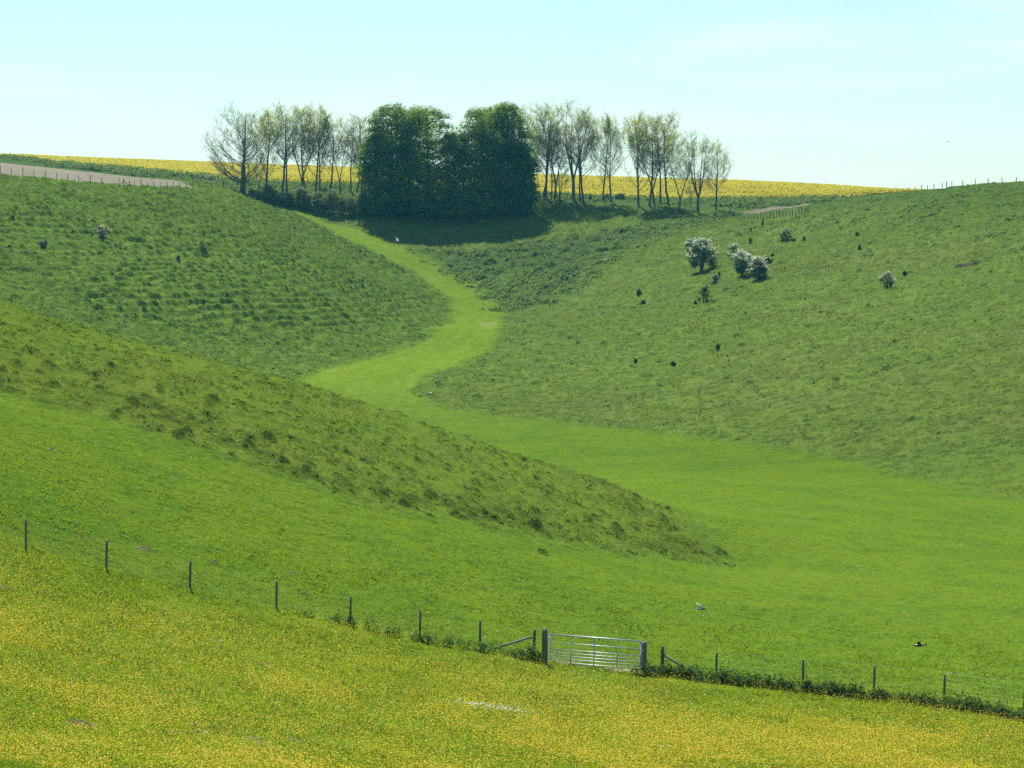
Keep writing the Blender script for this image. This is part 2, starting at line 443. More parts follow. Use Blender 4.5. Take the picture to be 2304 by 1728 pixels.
def mat_ground():
    m, nt, out = new_mat('turf')
    at_ = nt.nodes.new('ShaderNodeVertexColor'); at_.layer_name = 'Col'
    n1 = noise_node(nt, 3.2, 5, rough=.7); n2 = noise_node(nt, 17, 3, rough=.6)
    r1 = ramp(nt, n1.outputs[0], [(.30, (.60, .66, .66)), (.50, (1, 1, 1)), (.75, (1.34, 1.26, 1.1))])
    r2 = ramp(nt, n2.outputs[0], [(.30, (.60, .66, .6)), (.5, (1, 1, 1)), (.70, (1.40, 1.32, 1.3))])
    a = nt.nodes.new('ShaderNodeMix'); a.data_type = 'RGBA'; a.blend_type = 'MULTIPLY'; a.inputs[0].default_value = 1
    b = nt.nodes.new('ShaderNodeMix'); b.data_type = 'RGBA'; b.blend_type = 'MULTIPLY'; b.inputs[0].default_value = 1
    nt.links.new(at_.outputs[0], a.inputs[6]); nt.links.new(r1, a.inputs[7])
    nt.links.new(a.outputs[2], b.inputs[6]); nt.links.new(r2, b.inputs[7])
    p = nt.nodes.new('ShaderNodeBsdfPrincipled'); p.inputs['Roughness'].default_value = 1; p.inputs['Specular IOR Level'].default_value = 0
    nt.links.new(b.outputs[2], p.inputs['Base Color'])
    bp = nt.nodes.new('ShaderNodeBump'); bp.inputs['Strength'].default_value = .8; bp.inputs['Distance'].default_value = .16
    ad = nt.nodes.new('ShaderNodeMath'); ad.operation = 'MULTIPLY_ADD'; ad.inputs[1].default_value = .35
    nt.links.new(n2.outputs[0], ad.inputs[0]); nt.links.new(n1.outputs[0], ad.inputs[2])
    nt.links.new(ad.outputs[0], bp.inputs['Height']); nt.links.new(bp.outputs[0], p.inputs['Normal'])
    nt.links.new(p.outputs[0], out.inputs[0])
    return m

# ------------------------------------------------------------------ the ground: one sheet, finer where the valley is looked into
AY = -10.0
_dense = np.radians(np.arange(-12.6, 12.6001, 25.2 / (1300 * Q)))
_co = np.radians(np.concatenate([np.arange(13.2, 20, .8), np.arange(20, 60, 3), np.arange(60, 181, 8)]))
ANG = np.concatenate([-_co[::-1][1:], _dense, _co])
RAD = np.concatenate([[2], np.arange(6, 62, 4), np.arange(64, 145, .20 / Q), np.arange(145, 222, .40 / Q), np.arange(222, 515, .25 / Q), np.arange(515, 720, 1.4 / Q), np.arange(720, 1500, 20), [1560]])
na, nr = len(ANG), len(RAD)
A2, R2 = np.meshgrid(ANG, RAD)
GXv = (np.sin(A2) * R2).astype(np.float32).ravel(); GYv = (np.cos(A2) * R2 + AY).astype(np.float32).ravel()
GZv = np.empty(len(GXv), np.float32); GC = np.empty((len(GXv), 3), np.float32)
for s in range(0, len(GXv), 200000):
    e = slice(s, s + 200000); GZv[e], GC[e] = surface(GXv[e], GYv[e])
Xg, Yg, Zg, Cg = GXv.reshape(nr, na), GYv.reshape(nr, na), GZv.reshape(nr, na), GC.reshape(nr, na, 3)
def window(x, y, r):
    rr = math.hypot(x, y - AY); a = math.atan2(x, y - AY)
    i0, i1 = np.searchsorted(RAD, [rr - r, rr + r]); j0, j1 = np.searchsorted(ANG, [a - r / rr, a + r / rr])
    return slice(i0, i1), slice(j0, j1)
for x, y, r, h in MOUNDS:
    wi = window(x, y, r * 2.6)
    if Xg[wi].size == 0: continue
    dx = Xg[wi] - x; dy = Yg[wi] - y
    q = np.hypot(dx * .75, dy) / r * (1 + .5 * (vnoise(Xg[wi], Yg[wi], .35, 9) - .5))
    m = np.exp(-q ** 5 * .7)
    Zg[wi] += m * h; Cg[wi] = Cg[wi] * (1 - .65 * m[..., None]) + np.array([.036, .064, .014]) * .65 * m[..., None]  # anthills' darker cover, deepened to paint in their shaded side
for x, y, r in MOLE:
    wi = window(x, y, r * 3.2)
    if Xg[wi].size == 0: continue
    q = np.hypot((Xg[wi] - x) * .8, (Yg[wi] - y) * 1.0) / r * (1 + .7 * (vnoise(Xg[wi], Yg[wi], .12, 9) - .5))
    m = np.exp(-q ** 3)
    Zg[wi] += m * .10; mm = np.clip(m * 1.5, 0, 1)[..., None]; Cg[wi] = Cg[wi] * (1 - mm) + np.array([.125, .108, .075]) * mm
idx = np.arange(nr * na).reshape(nr, na)
q = np.stack([idx[:-1, :-1], idx[:-1, 1:], idx[1:, 1:], idx[1:, :-1]], -1).reshape(-1, 4)[:, ::-1]
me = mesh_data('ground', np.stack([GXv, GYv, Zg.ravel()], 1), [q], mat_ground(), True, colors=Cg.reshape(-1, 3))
ground = tag(link('ground', me), kind='structure')
def gz(x, y):
    """height of the finished ground sheet"""
    x = np.asarray(x, float); y = np.asarray(y, float)
    rr = np.hypot(x, y - AY); a = np.arctan2(x, y - AY)
    fi = np.interp(rr, RAD, np.arange(nr)); fj = np.interp(a, ANG, np.arange(na))
    i = np.minimum(fi.astype(int), nr - 2); j = np.minimum(fj.astype(int), na - 2); ti = fi - i; tj = fj - j
    return (Zg[i, j] * (1 - tj) + Zg[i, j + 1] * tj) * (1 - ti) + (Zg[i + 1, j] * (1 - tj) + Zg[i + 1, j + 1] * tj) * ti
print('ground', len(GXv), time.time() - T0)
# ------------------------------------------------------------------ vegetation nobody could count
RNG = np.random.default_rng(4)
def rot_frame(n, rng):
    """random orthonormal pair in the plane of the normals n"""
    h = rng.normal(size=n.shape); t = h - (h * n).sum(1)[:, None] * n
    t /= np.linalg.norm(t, axis=1)[:, None] + 1e-9
    return t, np.cross(n, t)

def unit(a): return a / (np.linalg.norm(a, axis=1)[:, None] + 1e-9)

def diamonds(p, n, s, rng, asp=.62, fold=.18):
    """leaf-like folded diamonds at p facing n, length s"""
    t, b = rot_frame(n, rng)
    s = s[:, None]
    v = np.stack([p - t * s * .5, p + b * s * .5 * asp + n * s * fold * .5, p + t * s * .5, p - b * s * .5 * asp + n * s * fold * .5], 1)
    f = np.arange(len(p) * 4).reshape(-1, 4)
    return v.reshape(-1, 3), f

def blades(p, h, wd, lean, rng):
    """tapering grass blades, one triangle each"""
    a = rng.uniform(0, 2 * pi, len(p)); d = np.stack([np.cos(a), np.sin(a), 0 * a], 1)
    e = rng.uniform(0, 2 * pi, len(p)); g = np.stack([np.cos(e), np.sin(e), 0 * e], 1)
    up = np.zeros_like(p); up[:, 2] = h
    tip = p + up + g * (h * lean)[:, None]
    v = np.stack([p - d * wd[:, None], p + d * wd[:, None], tip], 1)
    return v.reshape(-1, 3), np.arange(len(p) * 3).reshape(-1, 3)

M_GRASS = mat_leaf('grass_blades', (.105, .175, .010), (.150, .215, .016), .62, (1.4, 1.4, .6), 1.5)
M_GRASS_DRY = mat_leaf('rough_grass_blades', (.070, .125, .015), (.120, .150, .025), .6, (1.3, 1.3, .7), 1.1)
M_BUTTER = mat_leaf('buttercup_petals', (.72, .475, .010), (.82, .575, .013), .35, (1.1, 1.1, .6), 3, .5, .12)
M_DAISY = mat_leaf('white_petals', (.62, .64, .58), (.8, .8, .76), .3, (1, 1, 1), 3)
M_NETTLE = mat_leaf('nettle_leaves', (.050, .102, .016), (.100, .165, .030), .5, (1.2, 1.3, .5), 1.4)
M_RANK = mat_leaf('rank_weed_leaves', (.088, .142, .032), (.140, .195, .052), .55, (1.1, 1.2, .8), .8)
M_RAPE = mat_leaf('rapeseed_flowers', (.62, .51, .012), (.76, .65, .020), .5, (1.1, 1.1, .6), .6)
M_RAPEG = mat_leaf('rapeseed_stems', (.11, .14, .02), (.2, .2, .02), .3, (1.1, 1.1, .6), .6)

def scatter(n, y0, y1, half, rng, dens=None):
    """n points in the wedge of valley looked into, thinned by dens(x, y)"""
    y = np.sqrt(rng.uniform(y0 ** 2, y1 ** 2, n)); x = rng.uniform(-half, half, n) * y
    if dens is not None:
        k = rng.random(n) < dens(x, y); x, y = x[k], y[k]
    return x, y

# short turf of the meadow and the near pasture
def dn(x, y):
    return (.25 + .75 * sstep(.35, .65, fbm(x, y, 1.6, 101, 3))) * np.where(zs('fence', x, y) < 0, .5, 1) * (1 - sstep(103, 127, y))
x, y = scatter(int(210000 * QV), 60, 128, .225, RNG, dn)
z = gz(x, y)
cl = np.repeat(np.stack([x, y, z], 1), 4, 0); cl[:, :2] += RNG.normal(0, .05, (len(cl), 2)); 
hh = RNG.uniform(.045, .10, len(cl)) * (1 + .5 * sstep(.5, .7, fbm(cl[:, 0], cl[:, 1], .9, 71, 2)))
v, f = blades(cl, hh, hh * .10 + .007, RNG.uniform(.5, 2.0, len(cl)), RNG)
tag(link('grass', mesh_data('grass', v, [f], M_GRASS)), 'short green grass of the meadow and pasture around the gate', 'grass', kind='stuff')
# rough tussocks on the banks
def dt(x, y):
    rough = zs('lush', x, y) < -.5
    return rough * (zs('rape', x, y) < -2) * (zs('plough', x, y) < -1) * sstep(.38, .62, fbm(x, y, 1.5, 111, 3))
x, y = scatter(int(26000 * QV), 118, 200, .22, RNG, dt)
x2, y2 = scatter(int(60000 * QV), 215, 480, .215, RNG, dt)
x = np.concatenate([x, x2]); y = np.concatenate([y, y2]); z = gz(x, y)
cl = np.repeat(np.stack([x, y, z], 1), 6, 0); sc = 1 + .75 * sstep(200, 320, cl[:, 1])
cl[:, :2] += RNG.normal(0, .08, (len(cl), 2)) * sc[:, None]
hh = RNG.uniform(.08, .17, len(cl)) * sc
v, f = blades(cl, hh, hh * .16 + .010 * sc, RNG.uniform(.5, 1.8, len(cl)), RNG)
tag(link('tussock_grass', mesh_data('tussock_grass', v, [f], M_GRASS_DRY)), 'rough tussocky grass on the steep valley sides', 'grass', kind='stuff')

# dark tussocks crowning the anthills of the near bank
mk = MOUNDS[(MOUNDS[:, 1] < 200)]
k = 55; q = np.sqrt(RNG.random((len(mk), k))); a = RNG.uniform(0, 2 * pi, (len(mk), k))
x = (mk[:, :1] + np.cos(a) * q * mk[:, 2:3] * 1.15).ravel(); y = (mk[:, 1:2] + np.sin(a) * q * mk[:, 2:3] * .9).ravel()
hh = (RNG.uniform(.05, .105, (len(mk), k)) * (1.15 - .6 * q) * (mk[:, 2:3] / .2) ** .6).ravel()
v, f = blades(np.stack([x, y, gz(x, y) - .01], 1), hh, hh * .16 + .008, RNG.uniform(.2, 1.0, len(x)), RNG)
tag(link('anthill_tussocks', mesh_data('anthill_tussocks', v, [f], mat_leaf('dark_tussock_blades', (.042, .076, .012), (.078, .118, .020), .45, (1.2, 1.25, .6), 2))), 'small dark tussocks on the anthills of the near bank', 'grass', kind='stuff')

# flowers: shallow five-petalled cups on a thin stem
def flowers(name, x, y, h, r, mat, label, cat, rng):
    z = gz(x, y)
    c = np.stack([x, y, z + h], 1)
    n = unit(np.stack([rng.normal(0, .35, len(x)), rng.normal(-.1, .35, len(x)), np.ones(len(x))], 1))
    t, b = rot_frame(n, rng)
    vs = [c - n * (r * .35)[:, None]]
    for k in range(5):
        a = k * 2 * pi / 5
        vs.append(c + (t * cos(a) + b * sin(a)) * r[:, None])
    V_ = np.stack(vs, 1)
    stem = np.stack([np.stack([x - .003, y, z], 1), np.stack([x + .003, y, z], 1), c - n * (r * .3)[:, None]], 1)
    V2 = np.concatenate([V_, stem], 1).reshape(-1, 3); o = np.arange(len(x))[:, None] * 9
    fs = np.concatenate([np.concatenate([o, o + 1 + k, o + 1 + (k + 1) % 5], 1) for k in range(5)])
    st = np.concatenate([o + 6, o + 7, o + 8], 1)
    mi = np.concatenate([np.zeros(len(fs), int), np.ones(len(st), int)])
    return tag(link(name, mesh_data(name, V2, [fs, st], [mat, M_GRASS], midx=mi)), label, cat, kind='stuff')
def db(x, y):
    f_ = zs('fence', x, y)
    near = sstep(.3, 3.0, f_ + 2.4 * (fbm(x, y, 4, 131, 2) - .5))
    nearer = .30 + .7 * sstep(2, 16, f_)
    return near * nearer * (.38 + .62 * sstep(.32, .72, fbm(x, y * .6, 3.4, 141, 5)))
x, y = scatter(int(330000 * QV), 62, 101, .222, RNG, db)
flowers('buttercups', x, y, RNG.uniform(.12, .26, len(x)), RNG.uniform(.011, .021, len(x)), M_BUTTER, 'yellow buttercups thick over the near meadow', 'flowers', RNG)
def dp(x, y): return (zs('fence', x, y) < -.5) * (.2 + .8 * sstep(.5, .8, fbm(x, y, 6, 151, 3)))
x, y = scatter(3800, 98, 190, .22, RNG, dp)
flowers('pasture_buttercups', x, y, RNG.uniform(.10, .24, len(x)), RNG.uniform(.016, .030, len(x)), M_BUTTER, 'scattered yellow flowers on the bank beyond the fence', 'flowers', RNG)
def dw(x, y): return sstep(.55, .8, fbm(x, y, 3, 161, 3)) * (zs('lush', x, y) > 0)
x, y = scatter(7000, 66, 175, .22, RNG, dw)
g = at(1110, 1600, 84); xa = RNG.normal(g[0] - .1, .75, 260); ya = RNG.normal(hit(1110, 1598)[1], .30, 260)
x = np.concatenate([x, xa]); y = np.concatenate([y, ya])
flowers('white_clover', x, y, RNG.uniform(.08, .16, len(x)), RNG.uniform(.016, .030, len(x)), M_DAISY, 'small white flowers dotted through the grass', 'flowers', RNG)

# nettles and cow parsley along the fence
def growth(name, pts, mat, label, cat, rng, per, size, kind='stuff', parent=None):
    """pts: (x, y, radius, height) clumps filled with leaves"""
    cs = []; ns = []; ss = []
    for x, y, r, h in pts:
        k = int(per * r * r * (h / .6) ** .6 * 6) + 6
        a = rng.uniform(0, 2 * pi, k); q = np.sqrt(rng.random(k)) * r
        t = rng.random(k) ** .6; px = x + q * np.cos(a) * (1 - .3 * t); py = y + q * np.sin(a) * (1 - .3 * t)
        top = h * (1 - .55 * (q / r) ** 2) * rng.uniform(.75, 1.15, k)
        cs.append(np.stack([px, py, t * top], 1)); ns.append(np.stack([np.cos(a) * .6, np.sin(a) * .6, np.ones(k) * 1.1], 1) + rng.normal(0, .5, (k, 3)))
        ss.append(rng.uniform(.7, 1.3, k) * size)
    c = np.concatenate(cs); n = unit(np.concatenate(ns)); s = np.concatenate(ss)
    c[:, 2] += gz(c[:, 0], c[:, 1])
    v, f = diamonds(c, n, s, rng)
    return v, f
def along(px, py, step, jit, rng):
    pts = np.stack([px, py], 1); d = np.concatenate([[0], np.cumsum(np.hypot(*np.diff(pts, axis=0).T))])
    s = np.arange(0, d[-1], step); s = s + rng.uniform(-step, step, len(s)) * .4
    return np.interp(s, d, pts[:, 0]) + rng.normal(0, jit, len(s)), np.interp(s, d, pts[:, 1]) + rng.normal(0, jit, len(s))
fl = [hit(u, v)[:2] for u, v in [(700, 1388), (760, 1400), (800, 1412), (880, 1432), (960, 1446), (1050, 1462), (1110, 1472)]]
x, y = along([p[0] for p in fl], [p[1] for p in fl], .10, .14, RNG)
dens = np.interp(x, [p[0] for p in fl], [.3, .6, 1.0, .8, .9, .55, .8])
k = RNG.random(len(x)) < dens * (.35 + .65 * (vnoise(x, y, .7, 3) > .4)); x, y = x[k], y[k]; dens = dens[k]
pts = [(a, b, RNG.uniform(.16, .32), RNG.uniform(.28, .60) * (.6 + .5 * d)) for a, b, d in zip(x, y, dens)]
v, f = growth('n', pts, M_NETTLE, '', '', RNG, 170, .085)
o = tag(link('nettle_growth', mesh_data('nettle_growth', v, [f], M_NETTLE)), 'dark nettles in a thin broken strip along the fence left of the gate', 'nettles', 'nettles along the fence', 'stuff')
fr_ = [hit(u, v)[:2] for u, v in [(1500, 1518), (1560, 1530), (1630, 1536), (1720, 1546), (1820, 1560), (1920, 1570), (2020, 1580), (2120, 1592), (2220, 1606), (2304, 1622), (2420, 1650)]]
x, y = along([p[0] for p in fr_], [p[1] for p in fr_], .055, .20, RNG)
env = .75 + .5 * vnoise(x, y, 1.3, 7)
pts = [(a, b, RNG.uniform(.18, .36), RNG.uniform(.38, .70) * e) for a, b, e in zip(x, y, env)]
v, f = growth('n', pts, M_NETTLE, '', '', RNG, 110, .095)
tag(link('nettle_growth', mesh_data('nettle_growth', v, [f], M_NETTLE)), 'dark green nettles in a thick strip along the fence right of the gate', 'nettles', 'nettles along the fence', 'stuff')

# rank weeds at the valley head, on the plateau bank and on the right crest
pts = []
for i in range(int(9000 * QV)):
    yy = RNG.uniform(385, 475); xx = RNG.uniform(-.09, .10) * yy
    hd = zs('head', xx, yy)
    if hd < -2: continue
    if vnoise(np.float32([xx]), np.float32([yy]), 3.4, 63)[0] * .6 + vnoise(np.float32([xx]), np.float32([yy]), 1.3, 64)[0] * .4 < .50: continue
    pts.append((xx, yy, RNG.uniform(.35, .8), RNG.uniform(.25, .70)))
for u, v_ in [(1120, 698), (1170, 685), (1185, 690), (1148, 690)]:
    p = hit(u, v_)
    for i in range(10): pts.append((p[0] + RNG.normal(0, .8), p[1] + RNG.normal(0, .7), RNG.uniform(.4, .8), RNG.uniform(.3, .8)))
v, f = growth('n', pts, M_RANK, '', '', RNG, 5.0, .32)
tag(link('rank_weeds', mesh_data('rank_weeds', v, [f], M_RANK)), 'grey green rank weeds in lumps at the head of the valley', 'weeds', kind='stuff')
pts = []
def onplat(xx, yy): return zs('rape', xx, yy) < -.6 and zs('plough', xx, yy) < -.8 and zs('patch', xx, yy) < -.6
# strip between the ploughed field and the rape, from the left to the wood and on to the right
for a, b, n_, hmin, hmax in [((0, 365, 620), (180, 380, 560), 500, .5, 1.5), ((130, 372, 545), (480, 408, 505), 1500, .5, 1.6), ((480, 410, 505), (830, 428, 515), 700, .4, 1.0),
                             ((1180, 440, 512), (1650, 456, 512), 900, .4, 1.1), ((1640, 458, 505), (1960, 452, 515), 1100, .5, 1.5)]:
    A_ = np.array(at(*a)); B_ = np.array(at(*b))
    for i in range(n_):
        t = RNG.random(); p = A_ + (B_ - A_) * t; xx = p[0] + RNG.normal(0, .8); yy = p[1] + RNG.uniform(-16, 14)
        if onplat(xx, yy) and vnoise(np.float32([xx]), np.float32([yy]), 5, 12)[0] > .3: pts.append((xx, yy, RNG.uniform(.5, 1.2), RNG.uniform(hmin, hmax) * .8))
v, f = growth('n', pts, M_RANK, '', '', RNG, 4.0, .36)
tag(link('hedge_bank_growth', mesh_data('hedge_bank_growth', v, [f], M_RANK)), 'dull green bank growth in front of the yellow field', 'weeds', kind='stuff')
pts = []
for i in range(2600):
    u = RNG.uniform(1560, 2304); t = (u - 1560) / 744
    D = np.interp(u, [1560, 1750, 1900, 2083, 2304, 2400], [474, 464, 446, 410, 374, 364]) - RNG.random() ** 1.6 * 42
    xx = (u - CU) / F * D
    if vnoise(np.float32([xx]), np.float32([D]), 5.5, 93)[0] > .57 and zs('patch', xx, D) < -2: pts.append((xx, D, RNG.uniform(.3, .7), RNG.uniform(.15, .45)))
v, f = growth('n', pts, M_RANK, '', '', RNG, 4.5, .26)
tag(link('crest_weeds', mesh_data('crest_weeds', v, [f], M_RANK)), 'coarse green weeds under the fence on the right hand crest', 'weeds', kind='stuff')

# rapeseed in flower: the whole standing crop on the plateau
n_ = int(620000 * QV)
y = np.sqrt(RNG.uniform(495 ** 2, 700 ** 2, n_)); x = RNG.uniform(-.23, .215, n_) * y
k = zs('rape', x, y) > 0; x, y = x[k], y[k]
edge = sstep(0, 3.0, zs('rape', x, y))
hh = (.55 + .35 * edge) * (.85 + .3 * vnoise(x, y, 9, 5)) * RNG.uniform(.72, 1.06, len(x)); z = gz(x, y)
p = np.stack([x, y, z + hh], 1)
n = unit(RNG.normal(0, .35, (len(x), 3)) + np.array([0, -.35, .9]))
v, f = diamonds(p, n, RNG.uniform(.14, .32, len(x)), RNG, .8)
v2, f2 = blades(np.stack([x, y, z], 1)[::3], hh[::3], np.full(len(hh[::3]), .09), np.full(len(hh[::3]), .15), RNG)
tag(link('rapeseed_crop', mesh_data('rapeseed_crop', np.concatenate([v, v2]), [f, f2 + len(v)], [M_RAPE, M_RAPEG], midx=np.r_[np.zeros(len(f), int), np.ones(len(f2), int)])),
    'bright yellow rapeseed in flower along the skyline', 'crop', kind='stuff')
print('veg', time.time() - T0)
# ------------------------------------------------------------------ things
M_BARK = mat_plain('ash_bark', (.075, .072, .058), (.15, .14, .11), 5, .9, .1)
M_TWIG = mat_plain('ash_twigs', (.20, .19, .13), (.30, .28, .19), 5, .9, .1)
M_ASHLEAF = mat_leaf('young_ash_leaves', (.22, .27, .05), (.36, .39, .075), .65, (1.3, 1.3, .6), .35)
M_BEECHBARK = mat_plain('beech_bark', (.05, .052, .045), (.09, .09, .08), 4, .85, .15)
M_BEECH = mat_leaf('beech_leaves', (.090, .165, .020), (.185, .265, .034), .64, (1.35, 1.4, .6), .5)
M_THORN = mat_leaf('hawthorn_leaves', (.038, .085, .018), (.075, .130, .028), .45, (1.2, 1.3, .6), 1.0)
M_BLOSSOM = mat_leaf('hawthorn_blossom', (.58, .61, .48), (.76, .77, .66), .5, (1, 1, .9), 1.5)
M_SCRUB = mat_leaf('scrub_twigs', (.13, .17, .06), (.19, .24, .085), .55, (1.2, 1.2, .7), .8)
M_GREYBUSH = mat_leaf('grey_brown_shoots', (.085, .085, .060), (.15, .145, .11), .35, (1.1, 1.1, .8), 1.0)
M_WOOD = mat_plain('weathered_timber', (.095, .088, .072), (.21, .19, .155), 9, .9, .1, bump=.5, stretch=(3, 3, .35))
M_WOODL = mat_plain('pale_weathered_timber', (.15, .135, .11), (.27, .245, .20), 9, .85, .15, bump=.5, stretch=(1, 3, 3))
M_STEEL = mat_plain('galvanised_steel', (.50, .52, .53), (.66, .68, .69), 7, .55, .5, metal=.6)
M_WIRE = mat_plain('fence_wire', (.20, .21, .20), (.30, .31, .30), 9, .5, .4, metal=.6)
M_BIRD = mat_plain('black_feathers', (.008, .009, .011), (.016, .017, .020), 12, .33, .6)
M_SHEEN = mat_plain('wing_sheen_paint', (.30, .31, .31), (.45, .46, .46), 12, .4, .4)  # pale colour painted in for the sun's sheen on black wings

class Geo:
    def __init__(s): s.v = []; s.q = []; s.m = []; s.n = 0
    def add(s, v, f, m=0):
        v = np.asarray(v, float); s.v.append(v); f = np.asarray(f) + s.n
        s.q.append(f); s.m.append(np.full(len(f), m)); s.n += len(v)
    def tube(s, pts, rads, n=6, m=0, cap=True, ph=0.0):
        pts = np.asarray(pts, float); k = len(pts)
        d = np.gradient(pts, axis=0); d /= np.linalg.norm(d, axis=1)[:, None] + 1e-9
        ref = np.tile([[0, 0, 1.0]] if np.abs(d[:, 2]).max() < .85 else [[.3, .95, .1]], (k, 1))
        a = np.cross(d, ref); a /= np.linalg.norm(a, axis=1)[:, None] + 1e-9
        b = np.cross(d, a)
        th = np.arange(n) * 2 * pi / n + ph
        r = np.asarray(rads, float) * np.ones(k)
        v = pts[:, None] + (a[:, None] * np.cos(th)[None, :, None] + b[:, None] * np.sin(th)[None, :, None]) * r[:, None, None]
        i = np.arange(k - 1)[:, None] * n; j = np.arange(n)[None]; j2 = (j + 1) % n
        f = np.stack([i + j, i + j2, i + n + j2, i + n + j], -1).reshape(-1, 4)
        s.add(v.reshape(-1, 3), f, m)
        if cap and n == 4:
            s.q.append(np.array([[0, 3, 2, 1]]) + s.n - k * n); s.q.append(np.array([[0, 1, 2, 3]]) + s.n - n); s.m += [np.array([m]), np.array([m])]
        elif cap:
            for o, e in ((s.n - k * n, pts[0]), (s.n - n, pts[-1])):
                c = s.n; s.v.append(e[None]); s.n += 1
                jj = np.arange(n); s.q.append(np.stack([o + jj, o + (jj + 1) % n, np.full(n, c), np.full(n, c)], 1)[:, :3]); s.m.append(np.full(n, m))
    def box(s, lo, hi, m=0):
        x0, y0, z0 = lo; x1, y1, z1 = hi
        s.add([(x0, y0, z0), (x1, y0, z0), (x1, y1, z0), (x0, y1, z0), (x0, y0, z1), (x1, y0, z1), (x1, y1, z1), (x0, y1, z1)],
              [(0, 3, 2, 1), (4, 5, 6, 7), (0, 1, 5, 4), (1, 2, 6, 5), (2, 3, 7, 6), (3, 0, 4, 7)], m)
    def data(s, name, mats, smooth=True):
        tri = [q for q in s.q if q.shape[1] == 3]; quad = [q for q in s.q if q.shape[1] == 4]
        mt = [m for q, m in zip(s.q, s.m) if q.shape[1] == 3]; mq = [m for q, m in zip(s.q, s.m) if q.shape[1] == 4]
        fs = ([np.concatenate(quad)] if quad else []) + ([np.concatenate(tri)] if tri else [])
        return mesh_data(name, np.concatenate(s.v), fs, mats, smooth, midx=np.concatenate(mq + mt))

def copy_tree(o, loc, rz=0.0, sc=(1, 1, 1)):
    r = o.copy(); COL.objects.link(r); r.location = loc; r.rotation_euler = (0, 0, rz); r.scale = sc
    for ch in o.children:
        c = ch.copy(); COL.objects.link(c); c.parent = r
        for g in ch.children:
            d = g.copy(); COL.objects.link(d); d.parent = c
    return r

